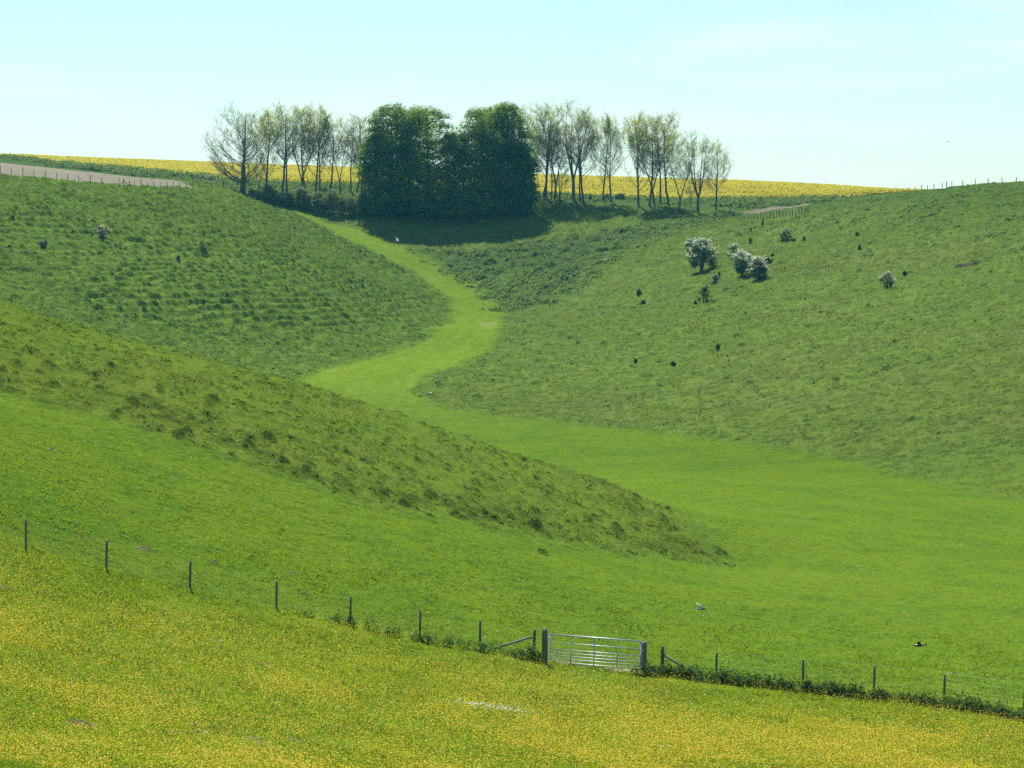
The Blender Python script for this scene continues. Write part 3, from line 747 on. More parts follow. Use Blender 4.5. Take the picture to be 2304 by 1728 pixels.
# ---- nearly bare ash trees
def ash_meshes(seed, H, R, trunk_r, nlimb, fork, leaf, skew=0.0, low=.22):
    """trunk with its limbs, and the crown of twigs and young leaves"""
    rng = np.random.default_rng(seed)
    gt, gc = Geo(), Geo(); tips = []
    def path(p, d, L, n, up, wob):
        pts = [np.array(p, float)]; d = np.array(d, float)
        for i in range(n):
            d = d + np.array([0, 0, up]) + rng.normal(0, wob, 3); d /= np.linalg.norm(d)
            pts.append(pts[-1] + d * L / n)
        return np.array(pts), d
    def sub(pts, t):
        k = t * (len(pts) - 1); i = min(int(k), len(pts) - 2); return pts[i] + (pts[i + 1] - pts[i]) * (k - i), pts[i + 1] - pts[i]
    leaders = []
    if fork <= 1:
        lp, _ = path((0, 0, -.3), (rng.normal(0, .04), rng.normal(0, .04), 1), H * .95, 10, .05, .035); leaders.append((lp, trunk_r))
    else:
        zf = H * rng.uniform(.10, .24)
        tp, d = path((0, 0, -.3), (0, 0, 1), zf + .3, 3, 0, .03)
        gt.tube(tp, np.linspace(trunk_r * 1.15, trunk_r * .95, 4), 8)
        for k in range(fork):
            a = k * 2 * pi / fork + rng.uniform(-.5, .5); e = rng.uniform(.16, .34)
            lp, _ = path(tp[-1], (cos(a) * e, sin(a) * e, 1), (H - zf) * rng.uniform(.84, .98), 9, .07, .045); leaders.append((lp, trunk_r * .68))
    for lp, r0 in leaders: gt.tube(lp, np.linspace(r0, .02, len(lp)) * np.r_[1.15, np.ones(len(lp) - 1)], 7)
    zc, zr = H * (1 + low) * .52, H * (1 - low) * .52        # crown: an egg from low*H up to H
    for k in range(int(nlimb * 1.7)):
        a = rng.uniform(0, 2 * pi)
        if skew and rng.random() < abs(skew): a = rng.normal(pi if skew < 0 else 0, .7)
        el = np.arcsin(rng.uniform(-.75, .98)); kk = rng.uniform(.80, 1.03)
        rad = R * cos(el) * kk * (1.25 if skew and cos(a) * skew > 0 and el < .3 else 1)
        lp, r0 = leaders[rng.integers(len(leaders))] if len(leaders) > 1 and rng.random() < .3 else min(leaders, key=lambda q: (q[0][-3][0] - cos(a) * rad) ** 2 + (q[0][-3][1] - sin(a) * rad) ** 2)
        e = np.array([cos(a) * rad, sin(a) * rad, zc + zr * sin(el) * kk])
        ti = np.clip((e[2] - rad * rng.uniform(.9, 1.7)) / H, .14, .93); p, dd = sub(lp, ti)
        L = np.linalg.norm(e - p); tt = np.linspace(0, 1, 7)[:, None]
        m_ = p + (e - p) * [.80, .80, .34]
        bp = p * (1 - tt) ** 2 + 2 * m_ * tt * (1 - tt) + e * tt ** 2 + rng.normal(0, .05, (7, 3)) * tt * (1.5 + L * .25)
        gt.tube(bp, np.linspace(max(.014, min(.075, r0 * (1 - ti) * .34)), .010, len(bp)), 5, cap=False)
        for q in range(int(4 + L * 1.45)):
            u_ = rng.uniform(.22, 1); pp, d2 = sub(bp, min(u_, .99)); d2 = d2 / np.linalg.norm(d2)
            v = d2 + rng.normal(0, .6, 3); v[2] += .30; v /= np.linalg.norm(v)
            cp, _ = path(pp, v, rng.uniform(.6, 1.5) * min(1.2, R / 2.8), 3, .10, .13)
            gc.tube(cp, np.linspace(.013, .007, len(cp)), 3, 0, cap=False)
            for w_ in range(6):
                p3, d3 = sub(cp, rng.uniform(.3, .99)); v3 = d3 / np.linalg.norm(d3) + rng.normal(0, .55, 3); v3[2] += .2; v3 /= np.linalg.norm(v3)
                end = p3 + v3 * rng.uniform(.3, .75)
                gc.tube(np.array([p3, (p3 + end) / 2 + rng.normal(0, .03, 3), end]), [.008, .007, .005], 3, 0, cap=False)
                tips.append(end)
    tips = np.array(tips)
    # leaves just opening: denser towards the top of the crown
    zt = tips[:, 2] / H
    pk = np.clip(leaf * (0.5 + 2.2 * sstep(.45, .95, zt)), 0, 5)
    rep = np.floor(pk + rng.random(len(tips))).astype(int)
    lp = np.repeat(tips, rep, 0) + rng.normal(0, .13, (rep.sum(), 3))
    v, f = diamonds(lp, unit(rng.normal(0, .6, lp.shape) + [0, 0, .8]), rng.uniform(.10, .20, len(lp)), rng, .7)
    gc.add(v, f, 1)
    return gt.data('trunk', M_BARK), gc.data('crown', [M_TWIG, M_ASHLEAF], False)

ASH = {}
def ash_proto(key, *a, **k): ASH[key] = (ash_meshes(*a, **k), a[1])
ash_proto('wide', 1, 15.5, 3.9, .33, 30, 1, .5, skew=-.35, low=.20)
ash_proto('yellow', 2, 15.0, 3.2, .21, 22, 1, 2.3, low=.30)
ash_proto('slim', 3, 15.5, 2.5, .20, 20, 1, .9, low=.32)
ash_proto('slim2', 4, 15.5, 2.2, .17, 18, 1, .7, low=.38)
ash_proto('fork', 5, 15.5, 3.4, .22, 26, 3, .8, low=.30)
ash_proto('fork2', 6, 15.5, 2.8, .18, 22, 2, 1.3, low=.30)
ash_proto('vase', 7, 13.5, 3.3, .21, 26, 4, .7, low=.25)
ash_proto('small', 8, 8.0, 1.5, .12, 14, 2, .5, low=.30)
G_TREES = 'nearly bare trees in the row on the plateau'
def ash(kind, u, vb, vt, name, label, rz=0.0, wide=1.0, lo=440):
    (mt, mc), H0 = ASH[kind]
    p = hit(u, vb, lo, 560); h = (vb - vt) / F * p[1]
    s = h / H0
    o = empty(name, (p[0], p[1], float(gz(p[0], p[1])) - .05), label, 'tree', G_TREES)
    link('trunk', mt, o); link('crown', mc, o)
    o.rotation_euler = (0, 0, rz); o.scale = (s * wide * 1.15, s * wide * 1.15, s)
    return o
ROW = [
 ('wide', 545, 436, 243, 'tree with a wide bare crown sweeping low leftwards, at the left row end', 0.0, 1.2),
 ('slim2', 551, 434, 258, 'thin grey stem close behind the wide tree at the left end of the row', 1.0, .8),
 ('small', 583, 428, 350, 'short leaning sapling between the wide end tree and the yellowish tree', .5, 1.0),
 ('yellow', 598, 436, 252, 'tree with a rounded yellow green top, next right of the wide end tree', .4, 1.0),
 ('slim', 634, 434, 238, 'tall slim tree with sparse pale leaves, right of the yellow green topped tree', 2.0, 1.0),
 ('slim2', 646, 436, 243, 'tall thin tree whose stem bends, left of the cluster with green tops', 3.1, 1.0),
 ('fork2', 676, 438, 245, 'forked tree with bare lower stems in the middle of the left row', .2, .9),
 ('slim', 689, 436, 243, 'straight tree just right of the forked one in the left row', 4.0, .9),
 ('yellow', 710, 437, 244, 'tree with a bright green top in the middle of the left row', 2.3, .85),
 ('slim2', 719, 438, 250, 'thin dark stem beside the bright green topped tree', .7, .9),
 ('slim', 741, 437, 262, 'tree with yellowish tips left of the gap before the beeches', 1.6, .9),
 ('fork2', 766, 440, 274, 'lower forked tree with thick trunk, left of two slender stems by the beeches', 2.8, .75),
 ('slim2', 789, 438, 268, 'slender nearly bare tree, second from the left beech', 5.0, .9),
 ('slim', 802, 438, 266, 'slender twiggy tree just left of the dark beeches', .9, .9),
 ('slim2', 815, 438, 262, 'thin tree half hidden by the left edge of the dark beeches', 2.2, .9),
 ('slim', 1180, 448, 246, 'tree half hidden by the right edge of the dark beeches', 3.3, 1.0),
 ('slim', 1221, 450, 243, 'tall tree first clear of the beeches on their right', 1.1, 1.0),
 ('slim2', 1229, 451, 250, 'thin leaning stem touching the first tall tree right of the beeches', 4.4, 1.0),
 ('slim2', 1241, 450, 262, 'thin upright stem between the two tall trees right of the beeches', .3, .8),
 ('fork2', 1248, 450, 243, 'tall twin stemmed tree with a domed top, right of the beeches', 1.3, .9),
 ('small', 1260, 452, 362, 'short twisted tree with dark trunk under the tall trees right of the beeches', 1.0, 1.2),
 ('fork', 1291, 452, 238, 'tallest bare tree of the right row, three stems under a broad round crown', .5, 1.0),
 ('slim2', 1305, 452, 252, 'thin stem rising inside the broad crown of the tallest bare tree', 2.6, .9),
 ('slim', 1312, 453, 262, 'right hand stem beside the tallest bare tree, leaning right', 5.2, 1.0),
 ('yellow', 1356, 454, 265, 'narrow tree with a flat leafy top standing apart in a gap', 1.2, .68),
 ('slim', 1375, 455, 275, 'crooked tree close right of the flat topped tree', 2.9, .9),
 ('yellow', 1436, 466, 264, 'tree with a dense green top, first of the right end group', 3.0, .85),
 ('slim', 1460, 466, 268, 'tree with thick lower trunk in the right end group, behind the green topped one', .2, 1.0),
 ('fork2', 1472, 462, 270, 'forked tree at the middle of the right end group', 3.6, .9),
 ('slim2', 1486, 462, 272, 'thin stem leaning right in the right end group', 1.4, 1.0),
 ('slim', 1505, 464, 262, 'tall pointed tree before the crowns step down to the right', 4.7, .95),
 ('fork2', 1527, 480, 300, 'tree with a stout forked trunk, third from the right end', .8, .9),
 ('small', 1553, 466, 400, 'small sapling between the last three trees on the right', 2.0, .9),
 ('vase', 1570, 480, 312, 'vase shaped tree with many rising stems, second from the right end', .4, .95),
 ('slim', 1611, 474, 322, 'small round twiggy tree at the right end of the row', 2.4, 1.15),
]
for kind, u, vb, vt, lab, rz, wd in ROW:
    ash(kind, u, vb, vt, 'ash_tree', 'bare ' + lab if 'bare' not in lab else lab, rz, wd)

# ---- beeches in full leaf
def lobes(rng, H, R, prof, n, zlo=.03):
    t = rng.uniform(0, 1, n) ** .85; z = (zlo + (1 - zlo) * t) * H
    a = rng.uniform(0, 2 * pi, n); k = rng.uniform(.70, 1.10, n)
    r = np.interp(z / H, prof[0], prof[1]) * R * k
    return np.stack([np.cos(a) * r, np.sin(a) * r, z], 1), np.stack([np.cos(a), np.sin(a), 0 * a], 1)
def beech_meshes(seed, H, R, prof, nl, per, s0=.20, s1=.36):
    rng = np.random.default_rng(seed)
    c, o = lobes(rng, H, R, prof, nl); rr = rng.uniform(.8, 1.9, nl) * (H / 20)
    P_, N_ = [], []
    for i in range(nl):
        k = int(per * rr[i] ** 2 / 1.6)
        n = unit(rng.normal(size=(k, 3))); n[:, 2] = np.abs(n[:, 2]) * 1.0 - .45
        n = unit(n); q = rng.uniform(.35, 1.0, k) ** .5
        # flattened sprays that droop at their outer end
        off = n * (q * rr[i])[:, None]; off[:, 2] *= .78; out = off @ o[i]
        off += o[i] * (np.abs(out) * .25)[:, None]; off[:, 2] -= .12 * np.clip(out, 0, None) ** 2
        P_.append(c[i] + off); N_.append(n * .5 + np.array([0, 0, .75]) + rng.normal(0, .33, (k, 3)) + o[i] * .25)
    m = 9000                                        # leaves through the inside of the crown
    a = rng.uniform(0, 2 * pi, m); zz = rng.uniform(.02, .93, m); q = np.sqrt(rng.random(m)) * .86 * np.interp(zz, prof[0], prof[1]) * R
    P_.append(np.stack([np.cos(a) * q, np.sin(a) * q, zz * H], 1)); N_.append(rng.normal(0, .6, (m, 3)) + [0, 0, .5])
    p = np.concatenate(P_); n = unit(np.concatenate(N_)); s = rng.uniform(s0, s1, len(p))
    k = p[:, 2] > .1
    v, f = diamonds(p[k], n[k], s[k], rng, .72)
    crown = mesh_data('crown', v, [f], M_BEECH)
    g = Geo(); zt = np.linspace(-.3, H * .86, 9)
    g.tube(np.stack([rng.normal(0, .06, 9), rng.normal(0, .06, 9), zt], 1), np.interp(zt, [-.3, .6, H * .86], [.55, .42, .05]) * H / 20, 10)
    for i in rng.permutation(nl)[:36]:
        z0 = max(1.5, c[i, 2] - rng.uniform(1.0, 3.0) * H / 20); a = np.array([0, 0, z0]); e = c[i]
        g.tube(np.array([a, a + (e - a) * .5 + [0, 0, -.2], e]), [.13 * H / 20, .08 * H / 20, .03], 5, cap=False)
    return g.data('trunk', M_BEECHBARK), crown
PROF_A = ([0, .06, .2, .4, .6, .78, .9, 1], [.84, .98, 1.0, 1.0, .97, .87, .67, .26])
PROF_B = ([0, .06, .25, .5, .75, .9, 1], [.85, 1.0, 1.0, .92, .76, .5, .12])
def beech(u, vb, vt, halfw, seed, prof, nl, label, lo=440, dy=0.0):
    p = hit(u, vb, lo, 560); p[1] += dy; p[0] *= p[1] / (p[1] - dy)
    zb = float(gz(p[0], p[1])); zt = float((560 - vt) / F * p[1]); H = zt - zb
    mt, mc = beech_meshes(seed, H, halfw / F * p[1], prof, int(nl * 1.0), 150)
    o = empty('beech_tree', (p[0], p[1], zb), label, 'tree', 'dark beeches in full leaf at the middle of the wood')
    link('trunk', mt, o); link('crown', mc, o)
beech(882, 486, 243, 60, 51, PROF_A, 170, 'tall dark beech with a rounded top on the left side of the clump')
beech(962, 492, 249, 66, 52, PROF_A, 165, 'dark beech with a blunt top, left of the notch in the clump skyline')
beech(850, 486, 292, 48, 53, PROF_B, 100, 'lower beech skirt tree on the left edge of the dark clump')
beech(1026, 494, 302, 56, 54, PROF_B, 130, 'lower beech filling the notch between the two tall halves of the clump')
beech(1086, 490, 252, 64, 55, PROF_A, 150, 'beech with a lighter green shoulder, right of the notch in the clump')
beech(1142, 484, 240, 54, 56, PROF_A, 165, 'tallest dark beech on the right half of the clump')
beech(1178, 484, 335, 35, 57, PROF_B, 90, 'low beech bulging at the right edge of the dark clump')
beech(922, 480, 247, 62, 58, PROF_A, 150, 'dark beech behind the left half of the clump, filling its flat top', dy=8.0)
beech(1110, 480, 250, 60, 59, PROF_A, 150, 'dark beech behind the right half of the clump', dy=8.0)

# ---- bushes
def bush_meshes(seed, H, R, kind, blossom=0.0, prof=None, lift=0.0):
    rng = np.random.default_rng(seed)
    prof = prof or ([0, .12, .4, .7, .9, 1], [.45, .85, 1, .85, .5, .1])
    nl = 60 if H > 2.5 else 30
    c, o = lobes(rng, (H - lift) * .94, R * .86, prof, nl, .10); c[:, 2] += lift
    rr = rng.uniform(.16, .34, nl) * R * 1.35
    P_, N_, S_, B_ = [], [], [], []
    ls = max(.06, .055 * R + .05)
    for i in range(nl):
        k = 95 if H > 2.5 else 60
        n = unit(rng.normal(size=(k, 3))); off = n * (rng.uniform(.3, 1, k) ** .5 * rr[i])[:, None]
        P_.append(c[i] + off); N_.append(unit(n + [0, 0, .5])); up = (n[:, 2] + .35 * o[i][2] + .4 * (c[i, 2] / H - .5))
        hfrac = c[i, 2] / H  # blossom thickens with height in the bush
        B_.append((rng.random(k) < blossom * sstep(.12, .75, up * .6 + hfrac * .55)))
    kfill = 700 if H > 2.5 else 320
    a = unit(rng.normal(size=(kfill, 3))) * (rng.random(kfill) ** .4)[:, None]
    fz = a[:, 2] * .42 + .52; fr = np.interp(fz, prof[0], prof[1]) * R * .7
    P_.append(np.stack([a[:, 0] * fr, a[:, 1] * fr, lift + fz * (H - lift)], 1)); N_.append(unit(a + .1)); B_.append(np.zeros(kfill, bool))
    p = np.concatenate(P_); n = np.concatenate(N_); b = np.concatenate(B_)
    # long shoots breaking the outline
    ks = 26 if H > 1.2 else 12; sh = []
    for i in range(ks):
        j = rng.integers(nl); d = unit((o[j] + [0, 0, rng.uniform(.2, 1.0)] + rng.normal(0, .3, 3))[None])[0]
        sh.append(c[j] + d * rr[j] + d * np.linspace(0, rng.uniform(.25, .5) * R, 7)[:, None] * .8)
    sh = np.concatenate(sh); p = np.concatenate([p, sh]); n = np.concatenate([n, unit(rng.normal(size=sh.shape))]); b = np.concatenate([b, rng.random(len(sh)) < blossom * 1.2])
    k = p[:, 2] > .03
    p, n, b = p[k], n[k], b[k]
    v, f = diamonds(p[~b], n[~b], rng.uniform(.8, 1.5, (~b).sum()) * ls, rng, .75)
    leaf = {'green': M_THORN, 'scrub': M_SCRUB, 'grey': M_GREYBUSH}[kind]
    crown = mesh_data('crown', v, [f], leaf)
    bl = None
    if b.sum() > 5:
        v, f = diamonds(p[b] + n[b] * .03, n[b], rng.uniform(.9, 1.7, b.sum()) * ls * .85, rng, .85); bl = mesh_data('blossom', v, [f], M_BLOSSOM)
    g = Geo()
    for i in range(4 if H > 1.2 else 3):
        e = c[rng.integers(nl)] * [.7, .7, .9]; r0 = max(.02, .03 * H)
        s0 = rng.normal(0, .03 * R, 3) * [1, 1, 0] + [0, 0, -.15]
        g.tube(np.array([s0, s0 * .6 + e * .35 + [0, 0, .1 * H], e]), [r0, r0 * .7, r0 * .25], 6, cap=False)
    return g.data('trunk', M_BARK), crown, bl
def bush(name, u, vb, wpx, hpx, seed, kind, label, cat, blossom=0.0, group=None, prof=None, lift=0.0, lo=150):
    p = hit(u, vb, lo, 560); k = p[1] / F
    H = hpx * k * 1.02; R = wpx * k * .5
    mt, mc, mb = bush_meshes(seed, H, R, kind, blossom, prof, lift * H)
    o = empty(name, (p[0], p[1], float(gz(p[0], p[1])) - .04), label, cat, group)
    link('trunk', mt, o); link('crown', mc, o)
    if mb: link('blossom', mb, o)
    return o
GR, GL = 'hawthorns on the right hillside', 'bushes on the left hillside'
DOME = ([0, .1, .3, .6, .85, 1], [.25, .75, 1, .85, .5, .12])
FAN = ([0, .2, .5, .8, .95, 1], [.28, .5, .85, 1, .7, .3])
bush('hawthorn_tree', 1579, 611, 68, 72, 201, 'green', 'largest white blossomed hawthorn, domed over a short bare trunk on the right hillside', 'tree', .62, GR, DOME, .14)
bush('hawthorn_bush', 1553, 563, 26, 26, 202, 'green', 'small pale hawthorn half behind the largest white hawthorn', 'bush', .6, GR, DOME)
bush('hawthorn_bush', 1652, 582, 34, 34, 203, 'green', 'white topped hawthorn with a dark lower half, uphill of the joined pair', 'bush', .5, GR, DOME)
bush('hawthorn_bush', 1669, 625, 46, 56, 204, 'green', 'fan shaped white hawthorn, left one of the touching pair', 'bush', .75, GR, FAN)
bush('hawthorn_bush', 1705, 630, 50, 48, 205, 'green', 'white hawthorn hanging low at the front, right one of the touching pair', 'bush', .72, GR, DOME, .08)
bush('hawthorn_bush', 1729, 596, 20, 17, 206, 'green', 'small dark bush just behind the right one of the white pair', 'bush', .1, GR)
bush('shrub', 1738, 580, 9, 10, 207, 'green', 'tiny dark bush uphill of the white hawthorn pair', 'bush', 0, GR)
bush('hawthorn_bush', 1608, 641, 20, 21, 208, 'grey', 'small grey green bush downhill of the largest white hawthorn', 'bush', .15, GR)
bush('shrub', 1618, 625, 6, 14, 209, 'green', 'thin upright shrub just above the small grey green bush', 'bush', 0, GR)
bush('hawthorn_bush', 1584, 681, 30, 36, 210, 'green', 'dark round bush with a yellowish top, lowest of the hawthorn cluster', 'bush', .06, GR)
bush('shrub', 1565, 688, 8, 9, 211, 'green', 'tiny shrub at the lower left of the dark round bush', 'bush', 0, GR)
bush('hawthorn_bush', 1769, 542, 28, 26, 212, 'green', 'dark bush with a few white sprays on its left, high on the right hillside', 'bush', .22, GR)
bush('shrub', 1787, 545, 9, 9, 213, 'green', 'small shrub close right of the dark bush with white sprays', 'bush', 0, GR)
bush('shrub', 1809, 543, 9, 12, 214, 'scrub', 'small upright shrub second right of the dark bush with white sprays', 'bush', 0, GR)
bush('shrub', 1716, 510, 8, 15, 215, 'scrub', 'upright shrub below the bend of the far fence', 'bush', 0, GR)
bush('shrub', 1688, 549, 9, 14, 216, 'scrub', 'faint leafy sapling in open grass above the white hawthorns', 'bush', 0, GR)
bush('shrub', 1689, 521, 7, 8, 217, 'scrub', 'tiny sapling above the faint leafy one', 'bush', 0, GR)
bush('shrub', 1438, 666, 14, 16, 218, 'green', 'small dark shrub left of the hawthorns, upper of two', 'bush', 0, GR)
bush('shrub', 1448, 685, 11, 9, 219, 'green', 'small low shrub just below the upper left shrub', 'bush', 0, GR)
bush('shrub', 1430, 819, 10, 12, 220, 'green', 'lone small shrub low on the right hillside, leftmost of three', 'bush', 0, GR)
bush('shrub', 1515, 824, 12, 12, 221, 'green', 'small rounded shrub low on the right hillside, middle of three', 'bush', 0, GR)
bush('shrub', 1615, 792, 10, 16, 222, 'green', 'upright dark shrub low on the right hillside, rightmost of three', 'bush', 0, GR)
bush('hawthorn_bush', 1995, 652, 36, 36, 223, 'green', 'lone white topped hawthorn far right on the open hillside', 'bush', .5, GR, DOME)
bush('shrub', 2035, 622, 10, 11, 224, 'green', 'small dark shrub right of the lone white hawthorn', 'bush', 0, GR)
bush('shrub', 1934, 562, 9, 12, 225, 'scrub', 'small shrub in the rough grass above the lone white hawthorn', 'bush', 0, GR)
bush('shrub', 1928, 533, 9, 9, 226, 'scrub', 'tiny shrub highest on the right hillside below the crest', 'bush', 0, GR)
bush('hawthorn_bush', 231, 541, 26, 36, 231, 'grey', 'tallest bush on the left hillside, with whitish blossom at the top', 'bush', .5, GL, FAN)
bush('shrub', 99, 557, 19, 22, 232, 'grey', 'grey brown bush on the left hillside near the frame edge', 'bush', 0, GL, FAN)
bush('shrub', 457, 569, 20, 22, 233, 'scrub', 'dull green bush with a long shadow, rightmost on the left hillside', 'bush', 0, GL, FAN)
bush('shrub', 401, 588, 9, 12, 234, 'grey', 'smallest bush on the left hillside, left of the dull green one', 'bush', 0, GL)
bush('shrub', 28, 490, 12, 8, 235, 'scrub', 'low dark shrub high on the left hillside at the frame edge', 'bush', 0, GL)
bush('shrub', 22, 555, 8, 10, 236, 'grey', 'faint thin shrub left of the grey brown bush', 'bush', 0, GL)
# scrub under the bare trees left of the beeches
GU = 'scrub under the left row of trees'
for i, (u, vb, w_, h_, lab) in enumerate([
    (570, 446, 38, 22, 'low scrub bush under the wide tree at the left end of the row'), (603, 455, 46, 40, 'dark scrub bush at the foot of the yellow green topped tree'),
    (640, 463, 48, 30, 'brownish scrub bush where the bank meets the left hill'), (678, 470, 52, 46, 'tall scrub bush around the forked tree stems'),
    (716, 478, 54, 42, 'broad scrub bush right of the forked tree stems'), (750, 484, 52, 54, 'tallest scrub bush, standing in front of the left row'),
    (786, 486, 46, 40, 'scrub bush between the tallest one and the beeches'), (816, 482, 40, 44, 'scrub bush against the left edge of the dark beeches'), (730, 462, 40, 34, 'scrub bush tucked behind the broad one')]):
    bush('scrub_bush', u, vb, w_, h_, 260 + i, 'scrub', lab, 'bush', 0, GU, lo=430)
for u, vb, w_, h_, lab in [(1328, 447, 8, 14, 'small dark bush between the tallest bare tree and the gap'), (1366, 446, 26, 12, 'low dark bush at the foot of the flat topped tree'), (1396, 446, 28, 13, 'low dark bush right of the flat topped tree')]:
    bush('shrub', u, vb + 3, w_, h_, 280 + int(u), 'scrub', lab, 'bush', 0, 'low bushes under the right row of trees', lo=430)

# ---- posts and fences
def post_mesh(name, h, r, rng, n=8, sq=False, m=None):
    g = Geo(); k = 5; z = np.linspace(-.35, h, k)
    pts = np.stack([np.cumsum(rng.normal(0, .004, k)), np.cumsum(rng.normal(0, .004, k)), z], 1)
    g.tube(pts, np.full(k, r) * rng.uniform(.95, 1.05, k), 4 if sq else n, ph=pi / 4 if sq else 0)
    return g.data(name, m or M_WOOD, not sq)
def wires(name, tops, heights, parent, stays=0.0, r=.0019, base_off=None):
    """line wires (and the stays of stock netting) hung from post to post; tops = [(x, y, ground z)]"""
    g = Geo(); o = np.array(base_off)
    T = np.array(tops) - o
    for h in heights:
        for a, b in zip(T[:-1], T[1:]):
            mid = (a + b) / 2 - [0, 0, .008]
            g.tube(np.array([a + [0, 0, h], mid + [0, 0, h], b + [0, 0, h]]), [r] * 3, 4, cap=False)
    if stays:
        for a, b in zip(T[:-1], T[1:]):
            L = np.linalg.norm(b - a); k = int(L / stays)
            for i in range(1, k):
                p = a + (b - a) * i / k
                g.tube(np.array([p + [0, 0, heights[0]], p + [0, 0, heights[-2]]]), [r * .8] * 2, 4, cap=False)
    link('wire_netting' if stays else 'line_wire', g.data('wire', M_WIRE), parent)
rngf = np.random.default_rng(77)
def near_fence(label, posts, extra, heights):
    """posts: (u, v base, height, radius)"""
    pl = [hit(u, v, 60, 130) for u, v, h, r in posts]
    o = empty('wire_fence', (pl[0][0], pl[0][1], float(gz(pl[0][0], pl[0][1]))), label, 'fence', 'wire fences either side of the gate')
    tops = []
    for p, (u, v, h, r) in zip(pl, posts):
        z = float(gz(p[0], p[1])); tops.append((p[0], p[1], z))
        if h <= 0: continue
        c = link('post', post_mesh('post', h, r, rngf, sq=(r > .07)), o, (p[0] - o.location[0], p[1] - o.location[1], z - o.location[2]))
        c.rotation_euler = (rngf.normal(0, .012), rngf.normal(.028, .014), rngf.uniform(0, .3))
    for (u0, v0, h0), (u1, v1, h1) in extra:
        a = hit(u0, v0, 60, 130); b = hit(u1, v1, 60, 130)
        a[2] = gz(a[0], a[1]) + h0; b[2] = gz(b[0], b[1]) + h1; off = np.array(o.location)
        g = Geo(); g.tube(np.array([a, (a + b) / 2, b]) - off + [0, -.09, 0], [.052, .050, .052], 4, ph=pi / 4)
        link('brace_rail', g.data('brace_rail', M_WOODL, False), o)
    wires('wire', tops, heights, o, .28, base_off=o.location)
    return o
# heights follow the photograph at 58.8 px per metre
HW = [.10, .24, .38, .54, .72, .98]
near_fence('wire fence on thin posts running left from the gate up to the left edge', [
    (-130, 1196, 1.08, .045), (58, 1234, 1.06, .045), (239, 1281, 1.07, .045), (427, 1326, 1.06, .045), (622, 1370, 1.05, .045), (788, 1407, 1.10, .045), (945, 1436, 1.08, .045), (1081, 1460, 1.06, .046), (1201, 1474, .95, .072)],
    [((1112, 1461, .03), (1196, 1473, .66))], HW)
near_fence('wire fence right of the gate, its posts standing in thick nettles', [
    (1490, 1517, 1.06, .085), (1611, 1522, .92, .048), (1806, 1543, 1.00, .046), (1966, 1556, .94, .046), (2124, 1570, .86, .046), (2304, 1597, .82, .046), (2450, 1625, .9, .046)],
    [((1494, 1518, .74), (1556, 1524, .20))], HW)

def gate_post(u, v, h, r, label):
    p = hit(u, v, 60, 130)
    g = post_mesh('gate_post', h, r, rngf, sq=True)
    o = link('gate_post', g, None, (p[0], p[1], float(gz(p[0], p[1]))))
    o.rotation_euler = (0, .005, .15)
    tag(o, label, 'post', 'timber posts the gate hangs between')
    return np.array([p[0], p[1], o.location[2]])
gpl = gate_post(1226, 1496, 1.36, .135, 'tall square timber gate post at the left end of the metal gate')
gpr = gate_post(1449, 1512, 1.16, .125, 'shorter square timber gate post at the latch end of the metal gate, right')

# the seven-bar field gate, built level and hung between the posts
hx = np.array(at(1236, 1491, 100.9)); lx = np.array(at(1441, 1508, 100.05))
go = empty('field_gate', hx, 'galvanised seven bar metal field gate, closed between two timber posts', 'gate')
dv = lx - hx; GLn = float(np.linalg.norm(dv[:2])); go.rotation_euler = (0, math.atan2(-dv[2], GLn) * .92, math.atan2(dv[1], dv[0]))
GH = [.035, .175, .295, .415, .545, .80, 1.10]         # bar heights, close together at the foot
for i, h in enumerate(GH):
    g = Geo(); r = .030 if i == 6 else (.024 if i == 0 else .019)
    g.tube(np.array([[0.0, 0, h + .0], [GLn * .5, 0, h], [GLn, 0, h]]), [r] * 3, 10)
    link('top_rail' if i == 6 else 'rail', g.data('rail', M_STEEL), go)
for x_, r in ((.02, .025), (GLn - .02, .026)):
    g = Geo(); g.tube(np.array([[x_, 0, .0], [x_, 0, .55], [x_, 0, 1.125]]), [r] * 3, 10); link('end_stile', g.data('end_stile', M_STEEL), go)
for t in (.235, .49, .745):
    g = Geo(); x_ = GLn * t; g.box((x_ - .02, -.034, .01), (x_ + .02, -.026, 1.09)); link('upright', g.data('upright', M_STEEL, False), go)
for h in (.16, .98):
    g = Geo(); g.box((-.13, -.012, h - .02), (.02, .012, h + .02)); g.tube(np.array([[-.10, 0, h - .06], [-.10, 0, h + .07]]), [.016] * 2, 8); link('hinge', g.data('hinge', M_STEEL, False), go)
g = Geo(); g.box((GLn - .03, -.06, .70), (GLn + .10, -.032, .735)); g.tube(np.array([[GLn - .01, -.045, .62], [GLn - .01, -.045, .90]]), [.011] * 2, 8); g.box((GLn + .01, -.04, .2), (GLn + .035, -.01, 1.08))
link('latch', g.data('latch', M_STEEL, False), go)

